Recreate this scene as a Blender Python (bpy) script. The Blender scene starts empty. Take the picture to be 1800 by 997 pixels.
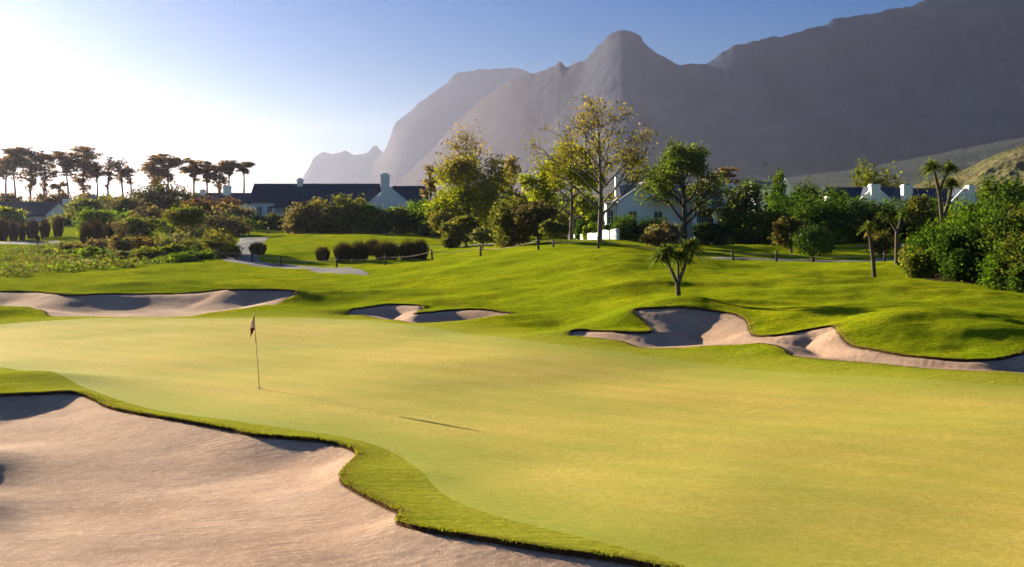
# look: sun, sky, air, exposure
SUN_E = 5.0; SUN_COL = (1.0, .85, .62)
SKY_S = .05; SKY_AIR = 1.0; SKY_DUST = 0.0; SKY_OZ = 3.0; SKY_LOW = (.40, .31, .22); SKY_MID = (.17, .25, .36); SKY_TINT = (.03, .19, .41); SKY_HIGH = (.42, .54, .70); SKY_GAM = 1.0
HAZE_D = .5 / 10500; HAZE_G = .74; HAZE_COL = (.66, .71, 1.0)
EXPO = 2.0
GQ = 1.0
import bpy, math, random
import numpy as np
from math import radians, sin, cos, pi

# ------------------------------------------------------------------ basics
F = 2200.0      # focal length in photo pixels (1800 wide)
H = 5.38        # eye height above the putting green
HY = 350.0      # photo row of the level horizon
C = bpy.context.scene.collection
rng = np.random.default_rng(11)
random.seed(5)

def at(px, py, Y):
    return np.array([(px - 900.0) / F * Y, Y, H - (py - HY) / F * Y])

def link(o, parent=None):
    C.objects.link(o)
    if parent is not None:
        o.parent = parent
    return o

def np_mesh(name, V, Fc, mats=(), smooth=True, attrs=None, mat_idx=None, colors=None):
    """V (n,3); Fc (m,k) with k = 3 or 4, or a list of such arrays"""
    me = bpy.data.meshes.new(name)
    V = np.asarray(V, dtype=np.float32)
    arrs = [np.asarray(a, dtype=np.int32) for a in (Fc if isinstance(Fc, list) else [Fc])]
    arrs = [a for a in arrs if len(a)]
    me.vertices.add(len(V)); me.vertices.foreach_set('co', V.ravel())
    tot = sum(a.size for a in arrs); nf = sum(len(a) for a in arrs)
    me.loops.add(tot); me.loops.foreach_set('vertex_index', np.concatenate([a.ravel() for a in arrs]))
    me.polygons.add(nf)
    st = []; off = 0
    for a in arrs:
        st.append(off + np.arange(len(a)) * a.shape[1]); off += a.size
    me.polygons.foreach_set('loop_start', np.concatenate(st).astype(np.int32))
    if mat_idx is not None:
        me.polygons.foreach_set('material_index', np.asarray(mat_idx, dtype=np.int32))
    me.polygons.foreach_set('use_smooth', np.full(nf, bool(smooth)))
    for k, v in (attrs or {}).items():
        a = me.attributes.new(k, 'FLOAT', 'POINT'); a.data.foreach_set('value', np.asarray(v, dtype=np.float32))
    if colors is not None:
        a = me.attributes.new('tint', 'FLOAT_COLOR', 'POINT')
        a.data.foreach_set('color', np.asarray(colors, dtype=np.float32).ravel())
    for m in mats: me.materials.append(m)
    me.update(calc_edges=True)
    return me

def obj(name, me, parent=None, loc=None):
    o = bpy.data.objects.new(name, me)
    if loc is not None: o.location = loc
    return link(o, parent)

def tag(o, label=None, cat=None, group=None, kind=None):
    if label: o['label'] = label
    if cat: o['category'] = cat
    if group: o['group'] = group
    if kind: o['kind'] = kind
    return o

def empty(name, loc, label=None, cat=None, group=None, rz=0):
    o = bpy.data.objects.new(name, None); o.location = [float(a) for a in loc]; o.rotation_euler = (0, 0, rz)
    o.empty_display_size = .3
    link(o); return tag(o, label, cat, group)

# ------------------------------------------------------------------ noise
def _hash(ix, iy, seed):
    h = (ix.astype(np.int64) * 374761393 + iy.astype(np.int64) * 668265263 + seed * 974634777) & 0x7fffffff
    h = ((h ^ (h >> 13)) * 1274126177) & 0x7fffffff
    return ((h ^ (h >> 16)) & 0xffff) / 65535.0

def perlin(x, y, seed=0):
    x = np.asarray(x, float); y = np.asarray(y, float)
    ix = np.floor(x); iy = np.floor(y); fx = x - ix; fy = y - iy
    ux = fx * fx * fx * (fx * (fx * 6 - 15) + 10); uy = fy * fy * fy * (fy * (fy * 6 - 15) + 10)
    def g(dx, dy):
        a = _hash(ix + dx, iy + dy, seed) * 2 * pi
        return np.cos(a) * (fx - dx) + np.sin(a) * (fy - dy)
    a = g(0, 0) * (1 - ux) + g(1, 0) * ux
    b = g(0, 1) * (1 - ux) + g(1, 1) * ux
    return (a * (1 - uy) + b * uy) * 1.5

def fbm(x, y, seed=0, n=4, lac=2.03, gain=.5):
    s = 0; a = 1.0
    for k in range(n):
        s = s + a * perlin(x, y, seed + k * 17); x = x * lac + 3.1; y = y * lac - 1.7; a *= gain
    return s

def sst(a, b, x):
    t = np.clip((x - a) / (b - a), 0, 1); return t * t * (3 - 2 * t)

# ------------------------------------------------------------------ materials
def new_mat(name):
    m = bpy.data.materials.new(name); m.use_nodes = True
    nt = m.node_tree; nt.nodes.clear()
    return m, nt

class NT:
    def __init__(s, nt): s.nt = nt
    def n(s, t, **kw):
        x = s.nt.nodes.new(t)
        for k, v in kw.items():
            if k.startswith('i_'): x.inputs[k[2:].replace('_', ' ')].default_value = v
            else: setattr(x, k, v)
        return x
    def l(s, a, b): s.nt.links.new(a, b)
    def pos(s, scale=(1, 1, 1), rot=(0, 0, 0)):
        g = s.n('ShaderNodeNewGeometry'); m = s.n('ShaderNodeMapping')
        m.inputs['Scale'].default_value = scale; m.inputs['Rotation'].default_value = rot
        s.l(g.outputs['Position'], m.inputs['Vector']); return m.outputs[0]
    def noise(s, vec, scale, detail=4, rough=.55, dist=0):
        x = s.n('ShaderNodeTexNoise'); x.inputs['Scale'].default_value = scale; x.inputs['Detail'].default_value = detail
        x.inputs['Roughness'].default_value = rough; x.inputs['Distortion'].default_value = dist
        if vec is not None: s.l(vec, x.inputs['Vector'])
        return x.outputs['Fac']
    def ramp(s, fac, stops, interp='LINEAR'):
        r = s.n('ShaderNodeValToRGB'); r.color_ramp.interpolation = interp
        e = r.color_ramp.elements
        while len(e) < len(stops): e.new(.5)
        for k, (p, c) in enumerate(stops):
            e[k].position = p; e[k].color = (*c, 1) if len(c) == 3 else c
        s.l(fac, r.inputs[0]); return r.outputs[0]
    def mix(s, fac, a, b, mode='MIX'):
        m = s.n('ShaderNodeMix', data_type='RGBA', blend_type=mode)
        for i, v in ((0, fac), (6, a), (7, b)):
            if isinstance(v, (int, float)): m.inputs[i].default_value = v
            elif isinstance(v, tuple): m.inputs[i].default_value = (*v, 1) if len(v) == 3 else v
            else: s.l(v, m.inputs[i])
        return m.outputs[2]
    def math(s, op, a, b=0.0, clamp=False):
        m = s.n('ShaderNodeMath', operation=op, use_clamp=clamp)
        for i, v in ((0, a), (1, b)):
            if isinstance(v, (int, float)): m.inputs[i].default_value = v
            else: s.l(v, m.inputs[i])
        return m.outputs[0]
    def mrange(s, v, a, b, c=0., d=1.):
        m = s.n('ShaderNodeMapRange'); m.inputs[1].default_value = a; m.inputs[2].default_value = b
        m.inputs[3].default_value = c; m.inputs[4].default_value = d; s.l(v, m.inputs[0]); return m.outputs[0]
    def attr(s, name):
        return s.n('ShaderNodeAttribute', attribute_name=name)
    def bump(s, h, strength=.5, dist=.05, normal=None):
        b = s.n('ShaderNodeBump'); b.inputs['Strength'].default_value = strength; b.inputs['Distance'].default_value = dist
        s.l(h, b.inputs['Height'])
        if normal is not None: s.l(normal, b.inputs['Normal'])
        return b.outputs[0]
    def out(s, sh):
        o = s.n('ShaderNodeOutputMaterial'); s.l(sh, o.inputs[0])
    def principled(s, col, rough=.8, spec=.3, normal=None, metallic=0):
        p = s.n('ShaderNodeBsdfPrincipled'); p.inputs['Roughness'].default_value = rough
        p.inputs['Specular IOR Level'].default_value = spec; p.inputs['Metallic'].default_value = metallic
        if isinstance(col, tuple): p.inputs['Base Color'].default_value = (*col, 1)
        else: s.l(col, p.inputs['Base Color'])
        if normal is not None: s.l(normal, p.inputs['Normal'])
        return p

def simple_mat(name, col, rough=.7, spec=.3, vary=.12, scale=3.0, bump=0.0, bscale=20., metallic=0):
    m, nt = new_mat(name); k = NT(nt)
    tc = k.n('ShaderNodeTexCoord')
    f = k.noise(tc.outputs['Object'], scale, 5, .6)
    c = k.ramp(f, [(.3, tuple(x * (1 - vary) for x in col)), (.7, tuple(min(1, x * (1 + vary)) for x in col))])
    nrm = k.bump(k.noise(tc.outputs['Object'], bscale, 4), bump, .02) if bump else None
    k.out(k.principled(c, rough, spec, nrm, metallic).outputs[0]); return m
# ------------------------------------------------------------------ terrain: thin-plate surface through surveyed points
SURV = [  # photo column, photo row, metres away
 (456,683,35.5),(456,560,56.4),(1500,654,39),(900,620,43.8),(1300,800,26.3),(400,900,21.5),(1100,997,18.3),
 (0,697,34),(-500,700,33.8),(2300,700,33.8),(900,600,47.3),(-700,600,47.3),
 (100,558,57),(0,517,70),(300,514,70.5),(500,512,71),(130,480,89),(-300,480,89),(130,465,102),(380,464,101),
 (380,457,106),(440,460,105),(0,448,118),(60,430,140),(0,410,175),(120,405,178),(-400,430,140),(-600,410,180),
 (250,440,130),(250,405,170),(440,418,150),(470,406,172),
 (560,460,112),(640,412,150),(500,420,140),(700,464,107),(800,451,112),(850,432,128),(700,430,130),(640,408,180),
 (592,471,99),(677,468,97),(760,456,94),(845,450,90),(947,441,84),(1052,438,80),(1150,441,80),(1290,461,80),(1365,465,80),(1555,461,85),
 (845,492,72),(700,500,76),(1050,482,66),(1193,528,53),(950,540,58),(1000,570,52),(600,518,72),(720,514,70),(1300,498,62),(1420,498,60),
 (1537,487,64),(1577,465,72),(1650,484,64),(1800,513,56),(2000,520,54),(2400,480,64),(1400,558,49),(1550,550,48),(1700,560,47),(1650,606,42),
 (1250,532,54),(1100,540,54),(1150,609,45.5),(1300,608,45),(1150,449,90),(1350,458,92),(1450,462,92),(1100,432,120),(1300,432,120),(1560,432,120),
 (1054,424,105),(1005,420,115),(930,440,96),(820,434,120),(1300,424,146),(1540,420,132),(1630,408,145),(1800,400,160),(2400,420,130),
 (500,400,210),(900,401,215),(1300,400,215),(1800,395,215),(0,395,215),(-700,395,215),(2500,395,215),
 (-700,1000,18),(2500,1000,18),(900,1500,10.3),(-700,1500,10.3),(2500,1500,10.3)]
def _uw(X, Y):
    Yc = np.clip(Y, 9.0, 240.0)
    return np.clip(3 * X / np.maximum(Y, 9.0), -2.3, 2.3), 2.0 * np.log(Yc)
_S = np.array([at(*s) for s in SURV])
_su, _sw = _uw(_S[:, 0], _S[:, 1])
def _K(r2): return 0.5 * r2 * np.log(r2 + 1e-12)
def _fit():
    n = len(_S); A = np.zeros((n + 3, n + 3))
    r2 = (_su[:, None] - _su[None]) ** 2 + (_sw[:, None] - _sw[None]) ** 2
    A[:n, :n] = _K(r2) + np.eye(n) * 0.004
    Pm = np.stack([np.ones(n), _su, _sw], 1); A[:n, n:] = Pm; A[n:, :n] = Pm.T
    return np.linalg.solve(A, np.concatenate([_S[:, 2], np.zeros(3)]))
_cf = _fit()
def base_z(X, Y):
    X = np.atleast_1d(np.asarray(X, float)); Y = np.atleast_1d(np.asarray(Y, float))
    sh = X.shape; X = X.ravel(); Y = Y.ravel(); out = np.empty(len(X)); n = len(_S)
    for a in range(0, len(X), 60000):
        u, w = _uw(X[a:a + 60000], Y[a:a + 60000])
        r2 = (u[:, None] - _su[None]) ** 2 + (w[:, None] - _sw[None]) ** 2
        out[a:a + 60000] = _K(r2) @ _cf[:n] + _cf[n] + _cf[n + 1] * u + _cf[n + 2] * w
    return out.reshape(sh)

def ray_ground(px, py, zf=base_z, y0=12., y1=260.):
    """first ground point seen at a photo pixel, arrays allowed"""
    px = np.atleast_1d(np.asarray(px, float)); py = np.atleast_1d(np.asarray(py, float))
    Ys = np.exp(np.linspace(np.log(y0), np.log(y1), 260))
    X = (px[:, None] - 900) / F * Ys[None]; YY = np.broadcast_to(Ys, X.shape)
    zr = H - (py[:, None] - HY) / F * YY
    below = zr < zf(X, YY)
    k = np.where(below.any(1), below.argmax(1), len(Ys) - 1); k = np.maximum(k, 1)
    lo = Ys[k - 1]; hi = Ys[k]
    for _ in range(14):
        m = (lo + hi) / 2; b = (H - (py - HY) / F * m) < zf((px - 900) / F * m, m)
        hi = np.where(b, m, hi); lo = np.where(b, lo, m)
    return np.stack([(px - 900) / F * hi, hi], 1)

def smooth_loop(P, n=6, closed=True):
    P = np.asarray(P, float); m = len(P); out = []
    rngk = range(m) if closed else range(m - 1)
    for i in rngk:
        if closed: a, b, c, d = P[(i - 1) % m], P[i], P[(i + 1) % m], P[(i + 2) % m]
        else: a, b, c, d = P[max(i - 1, 0)], P[i], P[i + 1], P[min(i + 2, m - 1)]
        for t in np.arange(n) / n:
            out.append(.5 * ((2 * b) + (-a + c) * t + (2 * a - 5 * b + 4 * c - d) * t * t + (-a + 3 * b - 3 * c + d) * t ** 3))
    if not closed: out.append(P[-1])
    return np.array(out)

def sdf(poly, X, Y, margin=14.):
    """signed distance (inside negative) and the y part of the outward direction; far points get +margin"""
    sh = X.shape; X = X.ravel(); Y = Y.ravel()
    D = np.full(len(X), margin); NY = np.zeros(len(X))
    lo = poly.min(0) - margin; hi = poly.max(0) + margin
    idx = np.nonzero((X > lo[0]) & (X < hi[0]) & (Y > lo[1]) & (Y < hi[1]))[0]
    A = poly; B = np.roll(poly, -1, 0); E = B - A; L2 = (E ** 2).sum(1) + 1e-12
    area = (A[:, 0] * B[:, 1] - B[:, 0] * A[:, 1]).sum()
    ND = -E[:, 0] * np.sign(area) / np.sqrt(L2)          # y part of each side's outward normal
    for _ in range(3): ND = (np.roll(ND, 1) + 2 * ND + np.roll(ND, -1)) / 4
    NV = (ND + np.roll(ND, 1)) / 2; NV2 = np.roll(NV, -1)
    for s in range(0, len(idx), 40000):
        k = idx[s:s + 40000]; p = np.stack([X[k], Y[k]], 1)
        d = p[:, None] - A[None]; t = np.clip((d * E[None]).sum(2) / L2, 0, 1)
        q = d - t[..., None] * E[None]; dd = (q ** 2).sum(2); j = dd.argmin(1); ar = np.arange(len(k))
        dist = np.sqrt(dd[ar, j])
        c = (A[None, :, 1] > p[:, 1:2]) != (B[None, :, 1] > p[:, 1:2])
        with np.errstate(divide='ignore', invalid='ignore'):
            xi = A[None, :, 0] + (p[:, 1:2] - A[None, :, 1]) * E[None, :, 0] / np.where(E[:, 1] == 0, 1e-9, E[:, 1])[None]
        ins = (c & (p[:, 0:1] < xi)).sum(1) % 2 == 1
        sg = np.where(ins, -1, 1); D[k] = dist * sg
        tj = t[ar, j]; NY[k] = NV[j] * (1 - tj) + NV2[j] * tj
    return D.reshape(sh), NY.reshape(sh)

def side_weight(poly, X, Y, D):
    """0 on the near rim, 1 on the far rim, blended smoothly by nearness to the rim pieces"""
    A = poly; B = np.roll(poly, -1, 0); E = B - A; L = np.linalg.norm(E, axis=1) + 1e-9
    area = (A[:, 0] * B[:, 1] - B[:, 0] * A[:, 1]).sum()
    ND = -E[:, 0] * np.sign(area) / L
    for _ in range(3): ND = (np.roll(ND, 1) + 2 * ND + np.roll(ND, -1)) / 4
    WV = sst(-.3, .5, ND); Mx = (A + B) / 2; out = np.zeros(X.size); Xr, Yr = X.ravel(), Y.ravel()
    idx = np.nonzero(D.ravel() < 13.5)[0]
    for s_ in range(0, len(idx), 40000):
        k = idx[s_:s_ + 40000]
        r2 = (Xr[k][:, None] - Mx[None, :, 0]) ** 2 + (Yr[k][:, None] - Mx[None, :, 1]) ** 2 + .04
        g_ = L[None] / r2 ** 1.5; out[k] = (g_ * WV[None]).sum(1) / g_.sum(1)
    return out.reshape(X.shape)

# outlines traced in the photograph (column, row), dropped onto the terrain
BUNK = {
 'front': dict(px=[(-260,722),(-120,708),(0,698),(70,695),(130,693),(165,703),(200,718),(300,739),(400,757),(450,768),(560,775),(612,787),(627,798),(616,812),(600,830),(601,846),(640,869),(680,889),(703,903),(697,920),(735,934),(800,946),(900,963),(1000,978),(1120,995),(1260,1030),(1300,1120),(1000,1300),(300,1350),(-400,1200),(-600,900)],
     lift=.0, lr=1.0, depth=.42, wd=3.2, lip=.085, rough=.007),
 'left': dict(px=[(-300,515),(-100,514),(0,517),(60,518),(105,523),(150,523),(230,519),(300,517),(390,517),(405,519),(470,520),(522,523),(500,530),(440,541),(330,554),(240,559),(150,557),(90,554),(78,549),(50,543),(0,538),(-120,536),(-300,540)],
     lift=.18, lr=2.4, depth=.40, wd=3.0, lip=.08, rough=.015),
 'middle': dict(px=[(612,553),(635,543),(680,537),(720,537),(746,541),(737,548),(727,554),(760,551),(800,547),(850,547),(899,552),(885,561),(830,567),(740,570),(705,566),(670,559),(640,554)],
     lift=.26, lr=2.6, depth=.44, wd=2.0, lip=.08, rough=.015),
 'right': dict(px=[(1000,585),(1025,579),(1060,580),(1100,582),(1144,579),(1140,570),(1112,556),(1130,549),(1200,546),(1270,551),(1310,566),(1325,588),(1380,591),(1420,585),(1466,586),(1472,600),(1505,611),(1590,624),(1700,632),(1760,629),(1800,619),(1850,606),(2000,600),(2050,640),(1900,662),(1800,656),(1700,652),(1600,643),(1480,635),(1405,628),(1360,613),(1300,605),(1200,609),(1130,608),(1095,598),(1050,594),(1012,592)],
     lift=.20, lr=2.2, depth=.42, wd=2.0, lip=.08, rough=.008),
}
GREEN_PX = [(-330,640),(-300,590),(-50,574),(100,563),(300,559),(500,558),(640,564),(800,584),(950,603),(1100,620),(1250,640),(1400,655),(1600,668),(1800,680),(2100,700),(2300,800),(2200,1080),(1500,1090),(1150,985),(980,940),(860,905),(780,870),(728,824),(692,797),(600,769),(420,744),(285,723),(195,701),(105,672),(0,648),(-150,640)]
PATH_PX = {
 'cart': [(392,462),(384,456),(404,441),(418,428),(424,418),(470,418),(466,428),(452,445),(462,458),(500,465),(560,470),(640,476),(640,481),(560,479),(480,471),(430,466)],
 'far': [(-60,426),(30,425),(70,426),(100,424),(116,427),(122,431),(108,432),(90,429),(60,429),(0,430),(-60,431)],
}
for b in BUNK.values():
    _px = np.array(b['px'], float); _p0 = ray_ground(*_px.T)
    _e = np.roll(_p0, -1, 0) - np.roll(_p0, 1, 0); _ar = (_p0[:, 0] * np.roll(_p0, -1, 0)[:, 1] - np.roll(_p0, -1, 0)[:, 0] * _p0[:, 1]).sum()
    _nd = -_e[:, 0] * np.sign(_ar) / (np.linalg.norm(_e, axis=1) + 1e-9); _L = b['lift'] * .7 * sst(-.3, .5, _nd)      # the raised far rim is met sooner by the eye
    b['poly'] = smooth_loop(ray_ground(*_px.T, zf=lambda X, Y: base_z(X, Y) + (_L[:, None] if np.ndim(X) == 2 else _L)), 5)
GREEN = smooth_loop(ray_ground(*np.array(GREEN_PX, float).T), 5)

def ribbon(pts, w):
    """closed outline of a strip of width w along world points (x, y)"""
    Q = smooth_loop(np.array(pts, float), 8, closed=False)
    T = np.gradient(Q, axis=0); T /= np.linalg.norm(T, axis=1)[:, None] + 1e-9
    N = np.stack([-T[:, 1], T[:, 0]], 1) * w / 2
    return np.concatenate([Q + N, (Q - N)[::-1]])
def wp(px, Y): return ((px - 900) / F * Y, Y)
PATHS = {
 'cart_front': smooth_loop(ray_ground(*np.array(PATH_PX['cart'], float).T), 4),
 'far': smooth_loop(ray_ground(*np.array(PATH_PX['far'], float).T), 4),
 'crest': ribbon([wp(1010,86), wp(1090,86), wp(1150,88), wp(1215,90.5), wp(1290,92), wp(1380,92), wp(1480,90), wp(1565,92), wp(1650,97), wp(1800,104)], 2.3),
 'upper': ribbon([wp(700,128), wp(900,121), wp(1000,119), wp(1100,119), wp(1250,119), wp(1400,119), wp(1560,119), wp(1700,121), wp(2000,125)], 2.6),
}
# soft swells of the turf and added sand mounds: column, row, height, radius x, radius y, turn
SWELL = [(60,668,.22,2.6,1.1,-10),(-85,800,.42,1.1,1.9,0),(-60,860,.26,.8,1.3,25),(1650,572,.50,4.2,2.0,8),(1540,590,.22,2.4,1.1,0),(1750,600,.3,2.5,1.2,0),(1400,566,.24,2.6,1.1,0),(1480,545,.22,3.5,1.3,5),(1080,566,.28,1.9,1.1,-12),  # negative columns: unseen mounds added left of frame to shade the sand
 (1250,500,.22,6,2.2,12),(1100,512,.18,5,1.8,10),(1500,515,.30,6,2.0,8),(1700,525,.25,4,1.8,-5),(690,524,.28,5.5,2.2,12),(590,528,.2,4,1.8,6),(830,526,.22,3.6,1.5,6),(960,560,.12,3,1.5,0),(760,490,.2,7,3,15),(900,478,.25,7,3,15),
 (560,500,.18,8,3,10),(350,505,.2,8,2.6,5),(120,507,.16,8,2.4,0),(430,521,.18,3,1.6,10),(470,528,.12,3,1.2,0),(620,430,.25,9,4,0),(540,440,.2,6,3,0),(1330,440,.3,6,3,0),(1430,452,.25,6,2.5,0),(20,548,.18,2.5,1.2,0),
 (700,830,.10,1.6,.9,-30),(780,560,.16,2.2,.9,10),(1200,535,.2,2.5,1.4,0)]
_sw_xy = ray_ground([s[0] for s in SWELL], [s[1] for s in SWELL])

def _layers(X, Y):
    """turf height without any cut, and per-bunker sdf"""
    z = base_z(X, Y); DD = {k: sdf(b['poly'], X, Y, 14.) for k, b in BUNK.items()}
    calm = sst(-1.6, .3, np.minimum.reduce([v[0] for v in DD.values()])) * .92 + .08
    dg, _ = sdf(GREEN, X, Y, 10.)
    off = sst(0.0, 4.0, dg)
    fade = sst(300, 200, Y) * .7 + .3
    z = z + off * fade * calm * (.21 * fbm(X / 9. + .3 * Y / 7., Y / 5., 3, 3) + .035 * fbm(X / 2.0, Y / 1.1, 9, 3))
    z = z + .075 * perlin(X / 6.5, Y / 5.5, 31) * sst(3, 12, Y) + .03 * perlin(X / 2.6, Y / 2.2, 37) * (0.4 + .6 * off)
    for (px, py, h, rx, ry, tn), (cx, cy) in zip(SWELL, _sw_xy):
        c, s = cos(radians(tn)), sin(radians(tn)); dx = X - cx; dy = Y - cy
        a = (dx * c + dy * s) / rx; b = (-dx * s + dy * c) / ry
        z = z + h * np.exp(-(a * a + b * b)) * (1 if px < 0 else calm)
    res = {}
    for k, b in BUNK.items():
        d, ny = DD[k]
        w = side_weight(b['poly'], X, Y, d)
        L = b['lift'] * w * np.where(d > 0, np.exp(-(np.maximum(d - .3, 0) / b['lr']) ** 2), np.exp(-(d / b['wd']) ** 2))
        res[k] = (d, w)
        z = z + L
        z = z + .05 * np.exp(-(d / .5) ** 2) * (k == 'front')
    return z, dg, res

# flatten under the paths a little and remember the distance
def full(X, Y):
    z, dg, res = _layers(X, Y)
    dmin = np.full(X.shape, 14.)
    for k, (d, w) in res.items(): dmin = np.minimum(dmin, d)
    dp = np.full(X.shape, 8.)
    for k, p in PATHS.items():
        dp = np.minimum(dp, sdf(p, X, Y, 8.)[0])
    return z, dg, res, dmin, dp

_ys = np.concatenate([[-300, -100, -30, -8, 0, 3.5], np.exp(np.arange(np.log(6.), np.log(420.), .0046 * GQ)), np.exp(np.linspace(np.log(421.), np.log(6500.), 30))])
_ui = np.arange(-.47, .4701, .00128 * GQ)
_uo = np.exp(np.linspace(np.log(.475), np.log(45.), 46))
_us = np.concatenate([-_uo[::-1], _ui, _uo])
GX = np.clip(_us[None] * np.maximum(_ys, 6.)[:, None], -6200, 6200)
GY = np.repeat(_ys[:, None], len(_us), 1)
# move the grid vertices next to a bunker rim exactly onto it, so that the turf can be cut along clean edges
SNAP = np.zeros(GX.shape, bool)
for _k, _b in BUNK.items():
    _d, _ = sdf(_b['poly'], GX, GY, 14.)
    best = np.full(GX.shape, 9.); NX = GX.copy(); NYY = GY.copy()
    for ax, st in ((0, 1), (0, -1), (1, 1), (1, -1)):
        dn = np.roll(_d, -st, ax); xn = np.roll(GX, -st, ax); yn = np.roll(GY, -st, ax)
        t = _d / np.where(np.abs(_d - dn) < 1e-9, 1e-9, _d - dn)
        ok = (_d * dn < 0) & (t <= .5001) & (t >= 0) & (np.abs(_d) < 2)
        dist = t
        ok &= dist < best
        best = np.where(ok, dist, best); NX = np.where(ok, GX + (xn - GX) * t, NX); NYY = np.where(ok, GY + (yn - GY) * t, NYY)
    hit = best < 9; SNAP |= hit
    GX = NX; GY = NYY
GZ, GDG, GRES, GDM, GDP = full(GX, GY)
GDM = np.where(SNAP, 0., GDM)

def ground_at(X, Y):
    """height of the finished turf (scalar or arrays), no cuts"""
    X = np.atleast_1d(np.asarray(X, float)); Y = np.atleast_1d(np.asarray(Y, float))
    return _layers(X, Y)[0]
def gz(x, y): return float(ground_at(x, y)[0])

def grid_faces(mask=None, shape=None):
    R, Cn = shape if shape else GX.shape
    i = np.arange(R * Cn).reshape(R, Cn)
    q = np.stack([i[:-1, :-1], i[:-1, 1:], i[1:, 1:], i[1:, :-1]], -1).reshape(-1, 4)
    if mask is not None:
        m = mask.ravel(); q = q[m[q].any(1)]
    return q
def compact(V, q, attrs):
    used = np.unique(q); mp = np.full(len(V), -1, np.int64); mp[used] = np.arange(len(used))
    return V[used], mp[q], {k: v[used] for k, v in attrs.items()}

cw = np.maximum(.10, .0062 * GY)               # width of a lip face: one grid cell
TZ = GZ.copy()
turf_cut_green = sst(0, 1, np.clip((-GDG) / cw - 1, 0, 1)) * .10
TZ = TZ - turf_cut_green                        # the turf sheet dips under the green and the paths
TZ = TZ - .12 * np.clip((-GDP) / cw - .6, 0, 1)
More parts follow.
